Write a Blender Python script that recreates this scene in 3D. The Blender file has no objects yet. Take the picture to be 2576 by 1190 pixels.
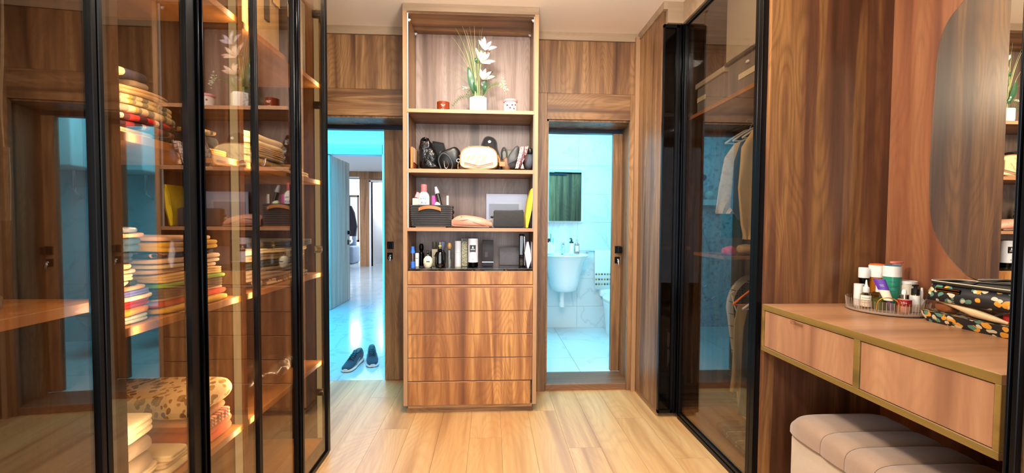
import bpy, bmesh, math, random
from mathutils import Vector, Matrix, noise
random.seed(7)
PI = math.pi
sc = bpy.context.scene
COL = sc.collection
# ------------------------------------------------------------------ camera
F_PX, CAM_H = 1020.0, 1.30
cam_d = bpy.data.cameras.new('camera'); cam = bpy.data.objects.new('camera', cam_d); COL.objects.link(cam)
cam_d.sensor_fit = 'HORIZONTAL'; cam_d.sensor_width = 36.0; cam_d.lens = 36.0 * F_PX / 2576.0
cam_d.clip_start = 0.02; cam_d.clip_end = 60
ROT = (Matrix.Rotation(-math.atan(53 / F_PX), 3, 'Z') @ Matrix.Rotation(PI / 2 - math.atan(33 / F_PX), 3, 'X') @ Matrix.Rotation(.006, 3, 'Z'))
cam.matrix_world = Matrix.Translation((0, 0, CAM_H)) @ ROT.to_4x4()
sc.camera = cam
# ------------------------------------------------------------------ world, light, exposure
w = bpy.data.worlds.new('world'); sc.world = w; w.use_nodes = True
w.node_tree.nodes['Background'].inputs[0].default_value = (.75, .88, 1, 1)
w.node_tree.nodes['Background'].inputs[1].default_value = 1.0
vs = sc.view_settings
vs.view_transform = 'Standard'; vs.look = 'None'; vs.gamma = 1.0; vs.use_curve_mapping = False; vs.exposure = 0.5
cy = sc.cycles
cy.max_bounces = 8; cy.diffuse_bounces = 4; cy.glossy_bounces = 5; cy.transmission_bounces = 6; cy.transparent_max_bounces = 24
cy.sample_clamp_indirect = 6.0; cy.use_denoising = True; cy.caustics_reflective = False; cy.caustics_refractive = False
def area(name, loc, size, col, watts, rot=(0, 0, 0), size_y=None, spread=None):
    l = bpy.data.lights.new(name, 'AREA'); l.energy = watts; l.color = col; l.size = size
    if size_y: l.shape = 'RECTANGLE'; l.size_y = size_y
    if spread: l.spread = spread
    o = bpy.data.objects.new(name, l); o.location = loc; o.rotation_euler = rot; COL.objects.link(o)
    return o
WARM = (1.0, .90, .76)
# ceiling downlights of the dressing room, the last added to brighten the cabinet
for x, y, p in ((-.35, .35, 9), (.75, .35, 4), (-.3, 1.75, 12), (.75, 1.7, 7), (-.3, -.8, 10), (.75, -.8, 10), (-.12, 2.25, 14)):
    area('ceiling_downlight', (x, y, 2.735), .16, WARM, p)
gl_ = bpy.data.lights.new('ceiling_fill', 'POINT'); gl_.energy = 56; gl_.color = WARM; gl_.shadow_soft_size = .13  # unseen globe added to brighten the ceiling and upper walls
go_ = bpy.data.objects.new('ceiling_fill', gl_); go_.location = (.10, 1.35, 2.27); COL.objects.link(go_)
# unseen daylight-coloured fill added behind the camera
area('rear_fill', (.15, -1.46, 1.45), 3.2, (.93, .96, 1), 62, (PI / 2, 0, 0), 2.3)
# bathroom: unseen cool area light under the ceiling, tinted for the cyan look
area('bathroom_light', (.9, 4.1, 2.56), 1.3, (.17, .74, 1), 46, (0, 0, 0), .9)
# hall: unseen cool area light under the ceiling, whiter ones further on
area('hall_light', (-1.8, 4.75, 2.7), 2.3, (.05, .60, 1), 88, (0, 0, 0), 2.3)
area('corridor_light', (-3.2, 9.2, 2.7), 2.2, (.86, .9, 1), 95, (0, 0, 0), 3.0)
area('far_room_light', (-4.6, 14.2, 2.6), 1.6, (.9, .95, 1), 110, (0, 0, 0), 1.6)
area('side_room_light', (-3.45, 13.3, 2.6), .5, (.9, .92, 1), 30, (0, 0, 0), .5)  # added to brighten the dark right-hand far room
# unseen fill lamps added at the top of the wardrobe bays
area('wardrobe_top_fill', (-1.02, 1.28, 2.68), .06, (1, .8, .55), 4.5, (0, math.radians(-14), 0), .42)
area('wardrobe_top_fill', (-1.02, 1.95, 2.68), .06, (1, .8, .55), 4.5, (0, math.radians(-14), 0), .46)
area('wardrobe_top_fill', (-1.02, .60, 2.68), .06, (1, .8, .55), .6, (0, math.radians(-14), 0), .5)

def at(px, py, X=None, Y=None, Z=None):
    """the point of the room seen at a pixel of the 2576 x 1190 photograph, on one plane"""
    d = ROT @ Vector(((px - 1288) / F_PX, -(py - 595) / F_PX, -1))
    o = Vector((0, 0, CAM_H))
    k = (X / d.x) if X is not None else (Y / d.y) if Y is not None else ((Z - CAM_H) / d.z)
    return o + d * k
# ------------------------------------------------------------------ materials
def lin(c):
    if isinstance(c, str):
        c = [int(c[i:i + 2], 16) / 255 for i in (0, 2, 4)]
        c = [v / 12.92 if v <= .04045 else ((v + .055) / 1.055) ** 2.4 for v in c]
    return (*c[:3], 1)
class NT:
    def __init__(s, name):
        s.m = bpy.data.materials.new(name); s.m.use_nodes = True; s.t = s.m.node_tree; s.t.nodes.clear()
        s.out = s.n('ShaderNodeOutputMaterial')
    def n(s, typ, **kw):
        x = s.t.nodes.new(typ)
        for k, v in kw.items():
            if k.startswith('i_'):
                key = k[2:]; key = int(key) if key.isdigit() else key.replace('_', ' ')
                x.inputs[key].default_value = v
            else: setattr(x, k, v)
        return x
    def l(s, a, b): s.t.links.new(a, b)
    def math(s, op, a, b=None):
        x = s.n('ShaderNodeMath', operation=op)
        for i, v in enumerate((a, b)):
            if v is None: continue
            if isinstance(v, (int, float)): x.inputs[i].default_value = v
            else: s.l(v, x.inputs[i])
        return x.outputs[0]
    def ramp(s, fac, stops, interp='LINEAR'):
        r = s.n('ShaderNodeValToRGB'); e = r.color_ramp.elements; r.color_ramp.interpolation = interp
        while len(e) < len(stops): e.new(.5)
        for k, (p, c) in enumerate(stops): e[k].position = p; e[k].color = lin(c)
        s.l(fac, r.inputs[0]); return r.outputs[0]
    def mix(s, fac, a, b, blend='MIX'):
        x = s.n('ShaderNodeMix', data_type='RGBA', blend_type=blend)
        for i, v in ((0, fac), (6, a), (7, b)):
            if isinstance(v, (int, float)): x.inputs[i].default_value = v
            elif isinstance(v, (tuple, str, list)): x.inputs[i].default_value = lin(v)
            else: s.l(v, x.inputs[i])
        return x.outputs[2]
    def coord(s, scale=(1, 1, 1), loc=(0, 0, 0), rot=(0, 0, 0), kind='Object', rnd=0.0):
        tc = s.n('ShaderNodeTexCoord'); mp = s.n('ShaderNodeMapping')
        mp.inputs['Scale'].default_value = scale; mp.inputs['Location'].default_value = loc; mp.inputs['Rotation'].default_value = rot
        src = tc.outputs[kind]
        if rnd:
            oi = s.n('ShaderNodeObjectInfo'); vm = s.n('ShaderNodeVectorMath', operation='ADD')
            s.l(src, vm.inputs[0]); s.l(s.math('MULTIPLY', oi.outputs['Random'], rnd), vm.inputs[1]); src = vm.outputs[0]
        s.l(src, mp.inputs[0]); return mp.outputs[0]
    def noise(s, vec, scale, detail=2, rough=.5, dist=0):
        x = s.n('ShaderNodeTexNoise'); x.inputs['Scale'].default_value = scale; x.inputs['Detail'].default_value = detail
        x.inputs['Roughness'].default_value = rough; x.inputs['Distortion'].default_value = dist
        s.l(vec, x.inputs['Vector']); return x.outputs['Fac']
    def bsdf(s, col, rough=.5, metal=0, bump=None, bstr=.2, bdist=.002, **kw):
        b = s.n('ShaderNodeBsdfPrincipled')
        for key, v in (('Base Color', col), ('Roughness', rough), ('Metallic', metal)):
            if isinstance(v, (int, float)): b.inputs[key].default_value = v
            elif isinstance(v, (tuple, str, list)): b.inputs[key].default_value = lin(v)
            else: s.l(v, b.inputs[key])
        for k, v in kw.items(): b.inputs[k.replace('_', ' ')].default_value = v
        if bump is not None:
            bp = s.n('ShaderNodeBump'); bp.inputs['Strength'].default_value = bstr; bp.inputs['Distance'].default_value = bdist
            s.l(bump, bp.inputs['Height']); s.l(bp.outputs[0], b.inputs['Normal'])
        s.l(b.outputs[0], s.out.inputs[0]); return b
def mat(name, col, rough=.5, metal=0, **kw):
    t = NT(name); t.bsdf(lin(col), rough, metal, **kw); return t.m
def wood(name, dark, mid, light, grain='Z', rough=.42, seed=0.0, rnd=3.0, fig=1.0, contrast=1.0, streak=.5, scale=1.0):
    t = NT(name); k = .05
    s = {'X': (k, 1, 1), 'Y': (1, k, 1), 'Z': (1, 1, k)}[grain]
    v = t.coord(tuple(a * scale for a in s), (seed, seed * .7, seed * .3), rnd=rnd)
    s2 = {'X': (.2, 1, 1), 'Y': (1, .2, 1), 'Z': (1, 1, .2)}[grain]
    v2 = t.coord(tuple(a * scale for a in s2), (seed, seed * .7, seed * .3), rnd=rnd)
    n1 = t.noise(v2, 5.5, .6, .4, .3)
    rings = t.math('SINE', t.math('MULTIPLY', n1, 170 * fig))
    rings = t.math('MULTIPLY_ADD', rings, .5); rings.node.inputs[2].default_value = .5
    n2 = t.noise(v, 11.0, 2.5, .55, .2)
    n3 = t.noise(v, 170, 3, .7, 0)
    n4 = t.noise(v, 7.5, 1.0, .5, .3)
    n5 = t.noise(v, 46, 2, .6, 0)
    base = t.ramp(n2, [(.30, dark), (.47, mid), (.72, light)])
    st = t.ramp(n4, [(.55, (0, 0, 0)), (.575, (1, 1, 1)), (.61, (1, 1, 1)), (.65, (0, 0, 0))])
    base = t.mix(t.math('MULTIPLY', st, streak), base, light)
    rg = t.math('MULTIPLY', t.math('POWER', rings, 2.0), t.math('ADD', t.math('MULTIPLY', n2, .8), .1))
    base = t.mix(t.math('MULTIPLY', rg, (.5) * contrast), base, dark)
    f5 = t.math('MULTIPLY', t.math('SUBTRACT', n5, .45), 1.6 * contrast); f5.node.use_clamp = True
    base = t.mix(f5, base, dark)
    fn = t.math('MULTIPLY', t.math('SUBTRACT', n3, .42), 1.0 * contrast)
    fn.node.use_clamp = True
    base = t.mix(fn, base, dark)
    t.bsdf(base, rough, bump=n3, bstr=.08, bdist=.0006)
    return t.m
W_D, W_M, W_L = '4a3020', '87603f', 'b58a5c'
walnut_z = wood('walnut_vertical', W_D, W_M, W_L, 'Z')
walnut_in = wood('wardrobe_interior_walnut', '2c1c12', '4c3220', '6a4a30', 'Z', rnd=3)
walnut_x = wood('walnut_horizontal', W_D, W_M, W_L, 'X', rnd=5)
walnut_y = wood('walnut_depthwise', W_D, W_M, W_L, 'Y', rnd=2)
walnut_dr_lit = wood('walnut_drawer_warm_lit', '6b3f23', 'a26a3c', 'd29a5a', 'Z', rnd=0, streak=.85)  # same walnut, brightened for the warm light on the drawers
walnut_cool_lit = wood('walnut_back_cool_lit', '5c4a42', '8c7468', 'a8938a', 'Z', rnd=4, contrast=.8)  # same walnut, greyed for the cool light on the cabinet back
walnut_red = wood('reddish_walnut', '6a4030', '925c3e', 'a4704c', 'Z', fig=.7, contrast=.7, streak=.2, rough=.38)
walnut_desk = wood('dresser_top_walnut', '825a3e', 'a07250', 'b0825e', 'X', fig=.5, contrast=.4, streak=.1, rough=.36)
walnut_deskf = wood('dresser_drawer_walnut', '805840', 'a07354', 'b28662', 'Z', fig=.7, contrast=.55, streak=.2, rough=.4)
cornice_m = wood('cornice_wood', '86705a', 'a0876c', 'b0977c', 'X', contrast=.4, streak=.1)
edge_gold = wood('golden_edge_band', '5e4a20', '7a602c', '8c7038', 'Y', contrast=.4, streak=.1)
edge_oak = wood('orange_shelf_edge', '96684a', 'b48460', 'c89a78', 'X', contrast=.4, streak=.1)
edge_oak_y = wood('shelf_board', '8a5a30', 'ac7540', 'c48e56', 'Y', contrast=.4, streak=.1)
oak_floor = wood('oak_floor', 'a3754a', 'cc9c66', 'dcb27c', 'Y', rough=.38, rnd=9, fig=.8, contrast=.65, streak=.15, scale=.8)
rustic = wood('rustic_oak_wall', '7a4f33', 'a9774f', 'c4956a', 'Z', rnd=5, contrast=.8)
grey_oak = wood('grey_oak_door', '85776c', 'a89c90', 'c2b8ac', 'Z', contrast=.5, streak=.3)
casing_m = wood('grey_casing', '9aa8ad', 'b9c6ca', 'd4dde0', 'X', contrast=.4)
black_m = mat('black_metal', '0d0e11', .28, .6)
black_matte = mat('black_matte', '0c0c0e', .5)
steel = mat('polished_steel', 'd8dade', .18, 1)
chrome = mat('chrome', 'e6e8ea', .08, 1)
gold = mat('gold_metal', 'e0b04a', .2, 1)
white_m = mat('white_plastic', 'f0eeea', .3)
ceramic = mat('white_ceramic', 'f2f4f4', .1)
def plaster(name, c, rough=.85):
    t = NT(name); v = t.coord(); n = t.noise(v, 40, 3)
    t.bsdf(lin(c), rough, bump=n, bstr=.05); return t.m
ceil_m = plaster('peach_ceiling_paint', 'f4e4d2'); wall_white = plaster('white_wall_paint', 'eef0f2')
wall_tan = plaster('tan_wall_paint', 'd8c8b4')
def marble(name, base, vein, rough, scale=1.0, width=.02, rnd=7, spec=.5):
    t = NT(name); v = t.coord((scale,) * 3, rnd=rnd)
    n = t.noise(v, 1.3, 6, .55, .8)
    d = t.math('ABSOLUTE', t.math('SUBTRACT', n, .5))
    c = t.ramp(d, [(0, vein), (width, base), (1, base)])
    cl = t.noise(v, 2.2, 3, .5, .3)
    c = t.mix(t.math('MULTIPLY', cl, .25), c, vein)
    t.bsdf(c, rough, Specular_IOR_Level=spec); return t.m
hall_tile = marble('polished_hall_tile', 'a9bac2', '9aa8b0', .14, spec=.18)
bath_floor = marble('bathroom_floor_tile', 'd5d9da', 'c2c7ca', .35)
bath_wall = marble('bathroom_wall_tile', 'dfe4e6', 'cdd2d6', .25, width=.02)
def pebble(name):
    t = NT(name); v = t.coord(); x = t.n('ShaderNodeTexVoronoi'); x.inputs['Scale'].default_value = 38; t.l(v, x.inputs['Vector'])
    n = t.noise(v, 22, 4, .7)
    c = t.ramp(n, [(.36, '93a2ac'), (.46, 'ced6da'), (.7, 'e4e9eb')])
    t.bsdf(c, .4, bump=x.outputs['Distance'], bstr=.4); return t.m
pebble_m = pebble('speckled_shower_tile')
def tinted(name, tint, f0=.09, rough=0.0, gcol=(1, 1, 1)):
    t = NT(name)
    lw = t.n('ShaderNodeLayerWeight'); lw.inputs[0].default_value = .5
    p = t.math('POWER', lw.outputs['Facing'], 5.0)
    fac = t.math('MULTIPLY_ADD', p, 1 - f0); fac.node.inputs[2].default_value = f0
    tr = t.n('ShaderNodeBsdfTransparent'); tr.inputs[0].default_value = (*tint, 1)
    gl = t.n('ShaderNodeBsdfGlossy'); gl.inputs['Color'].default_value = (*gcol, 1); gl.inputs['Roughness'].default_value = rough
    mx = t.n('ShaderNodeMixShader'); t.l(fac, mx.inputs[0]); t.l(tr.outputs[0], mx.inputs[1]); t.l(gl.outputs[0], mx.inputs[2])
    t.l(mx.outputs[0], t.out.inputs[0]); return t.m
glass_left = tinted('bronze_glass', (.74, .66, .57), .11)
glass_right = tinted('smoked_glass', (.78, .74, .70), .085)
glass_dark = tinted('dark_smoked_glass', (.42, .41, .42), .015)
glass_clear = tinted('clear_glass', (.93, .96, .96), .04)
plastic_clear = tinted('clear_plastic', (.9, .86, .82), .06, .05)
glass_smoke = tinted('black_glass_bottle', (.16, .17, .18), .08)
amber = tinted('amber_glass', (.62, .22, .09), .06)
def emis(name, c, s):
    t = NT(name); e = t.n('ShaderNodeEmission'); e.inputs[0].default_value = lin(c); e.inputs[1].default_value = s
    t.l(e.outputs[0], t.out.inputs[0]); return t.m
def fabric(name, c, rough=.9, c2=None, scale=30, sheen=.2, bstr=.5):
    t = NT(name); v = t.coord(); n = t.noise(v, scale, 3, .6); wv = t.noise(v, 400, 1)
    col = t.mix(t.math('MULTIPLY', n, .5), lin(c), lin(c2) if c2 else tuple(x * .62 for x in lin(c)[:3]))
    b = t.bsdf(col, rough, bump=t.math('ADD', n, t.math('MULTIPLY', wv, .3)), bstr=bstr, bdist=.003)
    b.inputs['Sheen Weight'].default_value = sheen; return t.m
def checks(name, c1, c2, c3=None, sx=14.0, sy=14.0, axes=(1, 2), duty=.5):
    """woven stripes or plaid in two directions of the object"""
    t = NT(name); v = t.coord(); sp = t.n('ShaderNodeSeparateXYZ'); t.l(v, sp.inputs[0])
    def band(ax, s, th):
        f = t.math('FRACT', t.math('MULTIPLY', sp.outputs[ax], s)); return t.math('LESS_THAN', f, th)
    a = band(axes[0], sx, duty)
    col = t.mix(a, lin(c1), lin(c2))
    if c3 is not None:
        b = band(axes[0], sx * .5, .12); col = t.mix(b, col, lin(c3))
    if sy:
        b2 = band(axes[1], sy, .3); col = t.mix(t.math('MULTIPLY', b2, .5), col, lin(c2))
    t.bsdf(col, .9, bump=t.noise(v, 300, 2), bstr=.3); return t.m
def floral(name, base, cols, scale=22, size=.34, rough=.7, vscale=(1, 1, .7)):
    """printed blobs of several colours on a ground"""
    t = NT(name); v = t.coord(vscale)
    nz = t.n('ShaderNodeTexNoise'); nz.inputs['Scale'].default_value = scale * .7; t.l(v, nz.inputs['Vector'])
    off = t.n('ShaderNodeVectorMath', operation='SCALE'); off.inputs['Scale'].default_value = .9 / scale; t.l(nz.outputs['Color'], off.inputs[0])
    ad = t.n('ShaderNodeVectorMath', operation='ADD'); t.l(v, ad.inputs[0]); t.l(off.outputs[0], ad.inputs[1])
    col = lin(base)
    for k, c in enumerate(cols):
        x = t.n('ShaderNodeTexVoronoi'); x.inputs['Scale'].default_value = scale * (1 + .13 * k)
        mp = t.n('ShaderNodeMapping'); mp.inputs['Location'].default_value = (k * 3.7, k * 1.3, k * 2.1); mp.inputs['Rotation'].default_value = (k, k * .6, k * .8)
        mp.inputs['Scale'].default_value = (1, .6, 1)
        t.l(ad.outputs[0], mp.inputs[0]); t.l(mp.outputs[0], x.inputs['Vector'])
        m = t.math('LESS_THAN', x.outputs['Distance'], size - .03 * k)
        col = t.mix(m, col, lin(c))
    t.bsdf(col, rough); return t.m
# ------------------------------------------------------------------ geometry
class MB:
    """a mesh being put together"""
    def __init__(s): s.b = bmesh.new(); s.mi = 0
    def _tag(s, fs):
        for f in fs: f.material_index = s.mi
    def box(s, x0, x1, y0, y1, z0, z1, bev=0, seg=2, M=None):
        r = bmesh.ops.create_cube(s.b, size=1.0); vs_ = r['verts']
        for v in vs_: v.co = Vector(((x0 + x1) / 2 + v.co.x * (x1 - x0), (y0 + y1) / 2 + v.co.y * (y1 - y0), (z0 + z1) / 2 + v.co.z * (z1 - z0)))
        fs = set(f for v in vs_ for f in v.link_faces); s._tag(fs)
        if bev:
            es = list(set(e for v in vs_ for e in v.link_edges))
            rr = bmesh.ops.bevel(s.b, geom=es, offset=bev, segments=seg, affect='EDGES', profile=.5)
            vs_ = list(set(v for f in rr['faces'] for v in f.verts) | set(v for v in vs_ if v.is_valid))
            s._tag([f for v in vs_ for f in v.link_faces])
        if M is not None: bmesh.ops.transform(s.b, matrix=M, verts=vs_)
        return s
    def poly(s, co, faces, M=None):
        vv = [s.b.verts.new(M @ Vector(c) if M is not None else Vector(c)) for c in co]
        for f in faces:
            try:
                g = s.b.faces.new([vv[i] for i in f]); g.material_index = s.mi
            except ValueError: pass
        return s
    def prism(s, pts, a, b, axis='Y', M=None):
        """outline in the plane square to the axis, pushed from a to b"""
        n = len(pts); co = []
        for k in (a, b):
            for p, q in pts:
                co.append({'Y': (p, k, q), 'X': (k, p, q), 'Z': (p, q, k)}[axis])
        fs = [list(range(n)), list(range(2 * n - 1, n - 1, -1))] + [(i, (i + 1) % n, n + (i + 1) % n, n + i) for i in range(n)]
        return s.poly(co, fs, M)
    def loft(s, rings, cap=True, closed=True, M=None):
        n = len(rings[0]); co = [c for r in rings for c in r]; fs = []
        for k in range(len(rings) - 1):
            for i in range(n if closed else n - 1):
                j = (i + 1) % n; fs.append((k * n + i, k * n + j, (k + 1) * n + j, (k + 1) * n + i))
        if cap and closed:
            fs.append(list(range(n))[::-1]); fs.append([(len(rings) - 1) * n + i for i in range(n)])
        return s.poly(co, fs, M)
    def lathe(s, prof, c=(0, 0, 0), seg=24, sx=1, sy=1, M=None, cap=True):
        rings = [[(c[0] + r * sx * math.cos(2 * PI * i / seg), c[1] + r * sy * math.sin(2 * PI * i / seg), c[2] + z) for i in range(seg)] for r, z in prof]
        return s.loft(rings, cap=cap, M=M)
    def tube(s, pts, r, seg=8, cap=True):
        pts = [Vector(p) for p in pts]
        if 5 <= len(pts) <= 9 and not isinstance(r, (list, tuple)):
            q = [pts[0]]
            for i in range(len(pts) - 1):
                p0, p1, p2, p3 = pts[max(i - 1, 0)], pts[i], pts[i + 1], pts[min(i + 2, len(pts) - 1)]
                for t in (.25, .5, .75, 1):
                    q.append(.5 * ((2 * p1) + (p2 - p0) * t + (2 * p0 - 5 * p1 + 4 * p2 - p3) * t * t + (3 * p1 - p0 - 3 * p2 + p3) * t ** 3))
            pts = q
        n = len(pts)
        rr = r if isinstance(r, (list, tuple)) else [r] * n
        rings = []; up = Vector((.123, .2, 1)).normalized(); prev = None
        for i, p in enumerate(pts):
            d = (pts[min(i + 1, n - 1)] - pts[max(i - 1, 0)]).normalized()
            if prev is None:
                a = d.cross(up)
                if a.length < .1: a = d.cross(Vector((1, 0, 0)))
            else: a = prev - d * prev.dot(d)
            a.normalize(); prev = a; b2 = d.cross(a)
            rings.append([p + (a * math.cos(2 * PI * k / seg) + b2 * math.sin(2 * PI * k / seg)) * rr[i] for k in range(seg)])
        return s.loft(rings, cap=cap)
    def ball(s, c, rx, ry, rz, seg=12, rings=8, e=1.0):
        R = []
        for k in range(1, rings):
            ph = PI * k / rings; cz = -math.cos(ph); sr = math.sin(ph)
            cz = math.copysign(abs(cz) ** e, cz); sr = sr ** e
            R.append([(c[0] + rx * sr * math.copysign(abs(math.cos(2 * PI * i / seg)) ** e, math.cos(2 * PI * i / seg)), c[1] + ry * sr * math.copysign(abs(math.sin(2 * PI * i / seg)) ** e, math.sin(2 * PI * i / seg)), c[2] + rz * cz) for i in range(seg)])
        return s.loft(R)
    def rough(s, amp, freq, seed=0, lo=None):
        for v in s.b.verts:
            if lo is not None and v.co.z <= lo: continue
            v.co += noise.noise_vector(v.co * freq + Vector((seed, seed * 2, 0))) * amp
        return s
    def xf(s, M): bmesh.ops.transform(s.b, matrix=M, verts=s.b.verts); return s
ALLNAMES = {}
def obj(name, mb, m, parent=None, smooth=None, world=True, sub=0, label=None):
    """link the mesh as one object; geometry given in room coordinates is moved into its parent's frame"""
    b = mb.b
    if parent is not None and world:
        M = parent.matrix_world_l.inverted() if hasattr(parent, 'matrix_world_l') else Matrix.Translation(-wloc(parent))
        bmesh.ops.transform(b, matrix=M, verts=b.verts)
    bmesh.ops.recalc_face_normals(b, faces=b.faces)
    me = bpy.data.meshes.new(name); b.to_mesh(me); b.free()
    for x in (m if isinstance(m, (list, tuple)) else [m]): me.materials.append(x)
    if smooth: 
        me.polygons.foreach_set('use_smooth', [True] * len(me.polygons))
        me.set_sharp_from_angle(angle=math.radians(smooth if smooth is not True else 45))
    o = bpy.data.objects.new(name, me); COL.objects.link(o)
    if parent is not None: o.parent = parent
    if sub:
        md = o.modifiers.new('sub', 'SUBSURF'); md.levels = sub; md.render_levels = sub
    if label: o['label'] = label
    return o
def wloc(o):
    v = Vector(o.location)
    while o.parent is not None: o = o.parent; v = v + Vector(o.location)
    return v
def thing(name, label, cat, loc=(0, 0, 0), group=None, rz=0):
    o = bpy.data.objects.new(name, None); o.empty_display_size = .05; COL.objects.link(o); o.location = loc
    if rz: o.rotation_euler = (0, 0, rz)
    o['label'] = label; o['category'] = cat
    if group: o['group'] = group
    return o
def tag(o, label, cat, group=None):
    o['label'] = label; o['category'] = cat
    if group: o['group'] = group
    return o
def struct(name, mb, m, smooth=None):
    o = obj(name, mb, m, smooth=smooth); o['kind'] = 'structure'; return o
def text(name, s, size, m, loc, rot, parent, depth=.0004, align='CENTER', bold=0):
    cu = bpy.data.curves.new(name, 'FONT'); cu.body = s; cu.size = size; cu.extrude = depth; cu.align_x = align; cu.align_y = 'CENTER'; cu.offset = bold
    t = bpy.data.objects.new(name, cu); COL.objects.link(t)
    bpy.context.view_layer.update()
    me = bpy.data.meshes.new_from_object(t.evaluated_get(bpy.context.evaluated_depsgraph_get()))
    bpy.data.objects.remove(t); me.materials.clear(); me.materials.append(m)
    o = bpy.data.objects.new(name, me); COL.objects.link(o)
    o.parent = parent; o.location = Vector(loc) - (wloc(parent) if parent else Vector()); o.rotation_euler = rot
    return o
def quickbox(name, b, m, parent=None, bev=.0, **k): return obj(name, MB().box(*b, bev=bev), m, parent, **k)
# ------------------------------------------------------------------ shell of the dressing room
CZ = 2.745                       # ceiling height
WY, WYB = 3.10, 3.31             # the back wall
XL, XR = -1.52, 1.87
struct('floor', MB().box(-1.7, 2.0, -1.5, 3.36, -.06, -.004), black_matte)
fl = bpy.data.objects['floor']
pw = .192; k = 0
for i in range(19):
    x0 = -1.66 + i * pw; y = -1.5 - (i * .47) % 1.28
    while y < 3.36:
        y1 = y + 1.28
        a, b_ = max(y, -1.5), min(y1, 3.36)
        if b_ > .2 and a < 3.36:
            obj('plank', MB().box(x0 + .0006, x0 + pw - .0006, a + .0006, b_ - .0006, -.004, 0, ), oak_floor, fl)
        y = y1
struct('ceiling', MB().box(-1.7, 2.0, -1.5, 3.4, CZ, CZ + .06), ceil_m)
struct('wall_left', MB().box(XL - .08, XL, -1.5, 3.12, 0, CZ), wall_tan)
struct('wall_right', MB().box(XR + .02, XR + .1, -1.5, 3.2, 0, CZ), wall_tan)
# unseen rear wall with a made-up wide opening for the added fill
struct('wall_rear', MB().box(-1.6, 2.0, -1.56, -1.5, 0, .3).box(-1.6, 2.0, -1.56, -1.5, 2.6, CZ).box(-1.6, -1.45, -1.56, -1.5, .3, 2.6).box(1.75, 2.0, -1.56, -1.5, .3, 2.6), wall_tan)
# back wall: openings of the hall (left) and the bathroom (right)
HL, HR = -1.40, -.62             # hall opening
BL, BR = .425, 1.092             # bathroom opening
DT = at(1450, 302, Y=WY).z       # head of the doorways
DB = .036
struct('wall_back', MB().box(-1.6, HL, WY + .01, WYB, 0, CZ).box(HR, BL, WY + .01, WYB, 0, CZ).box(BR, 2.0, WY + .01, WYB, 0, CZ)
       .box(HL, HR, WY + .01, WYB, DT, CZ).box(BL, BR, WY + .01, WYB, DT, CZ), walnut_z)
wb = bpy.data.objects['wall_back']
zt = at(1480, 105, Y=WY).z; zh = at(1480, 238, Y=WY).z
def clad(x0, x1, z0, z1, m, nm='wall_panel', y=WY, t=.018): return obj(nm, MB().box(x0, x1, y - t, y + .012, z0, z1, bev=.001, seg=1), m, wb)
clad(-1.515, -.62, zh + .003, zt - .002, walnut_z, y=WY + .008); clad(-1.515, -.62, DT, zh, walnut_x)
xa, xb = at(1376, 300, Y=WY).x, at(1583, 300, Y=WY).x
clad(.28, 1.115, zh + .003, zt - .002, walnut_z, y=WY + .008)
clad(xa, xb, DT, zh, walnut_x); clad(.28, xa - .001, 0, zh, walnut_z, 'door_casing'); clad(xb + .001, 1.118, 0, zh, walnut_z, 'door_casing')
clad(-1.515, HL, 0, DT, walnut_z, 'door_casing')
struct('trim_1', MB().box(-1.515, -.6, WY - .02, WY + .01, zt, CZ), cornice_m)
struct('trim_2', MB().box(.33, 1.14, WY - .02, WY + .01, zt, CZ), cornice_m)
# linings of the deep openings and the sliding tracks
struct('trim_3', MB().box(BL - .0, BL + .012, WY, 3.42, 0, DT).box(BR - .004, BR + .008, WY + .012, 3.343, 0, DT).box(BL, BR, WY, 3.42, DT - .012, DT), walnut_z)
struct('trim_4', MB().box(HL, HL + .012, WY, 3.40, 0, DT).box(HL, HR, WY, 3.40, DT - .012, DT), walnut_z)
struct('trim_5', MB().box(BL, BR + .2, 3.34, 3.40, DT - .045, DT - .012), track_m := mat('dark_track', '2a3442', .4, .5))
struct('trim_6', MB().box(HL, HR, 3.34, 3.40, DT - .045, DT - .012), track_m)
struct('trim_7', MB().box(BL, BR, WY - .005, 3.36, 0, .05, bev=.003), wood('threshold_wood', '5a3c2a', '7a543a', '8c6446', 'X'))
# sliding door leaves, pushed almost all the way into the wall
def door_leaf(n, x0, x1, z0, z1, sgn, hz):
    d = quickbox('door_%d' % n, (x0, x1, 3.345, 3.385, z0, z1), walnut_z, bev=.002); d['kind'] = 'structure'
    hx = x0 + .045
    hb = MB().box(hx - .022, hx + .03, 3.335, 3.345, hz - .03, hz + .03, bev=.002).box(hx - .006, hx + .028, 3.30, 3.335, hz - .026, hz + .026, bev=.004)
    h = obj('handle', hb, black_m, d)
    l = obj('lock_plate', MB().box(hx - .022, hx + .022, 3.337, 3.345, hz - .115, hz - .06, bev=.002), black_m, d)
    kz = hz - .085
    kb = MB().lathe([(.005, 0), (.009, .004), (.009, .008), (.004, .012)], seg=10, M=Matrix.Translation((hx + .006, 3.337, kz)) @ Matrix.Rotation(PI / 2, 4, 'X'))
    kb.box(hx, hx + .012, 3.318, 3.324, kz - .03, kz + .004, bev=.002, seg=1).box(hx + .003, hx + .009, 3.314, 3.317, kz - .055, kz - .02, bev=.001, seg=1)
    kb.ball((hx + .006, 3.318, kz - .016), .012, .004, .013, 10, 6)
    obj('key', kb, steel, d, smooth=True)
    return d
lx = at(1541, 500, Y=3.345).x
door_leaf(1, lx, lx + .75, DB + .02, DT - .02, 1, at(1553, 628, Y=3.34).z)
lx2 = at(967, 600, Y=3.345).x
door_leaf(2, lx2, lx2 + .75, .006, DT - .02, 1, at(980, 617, Y=3.34).z)
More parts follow.
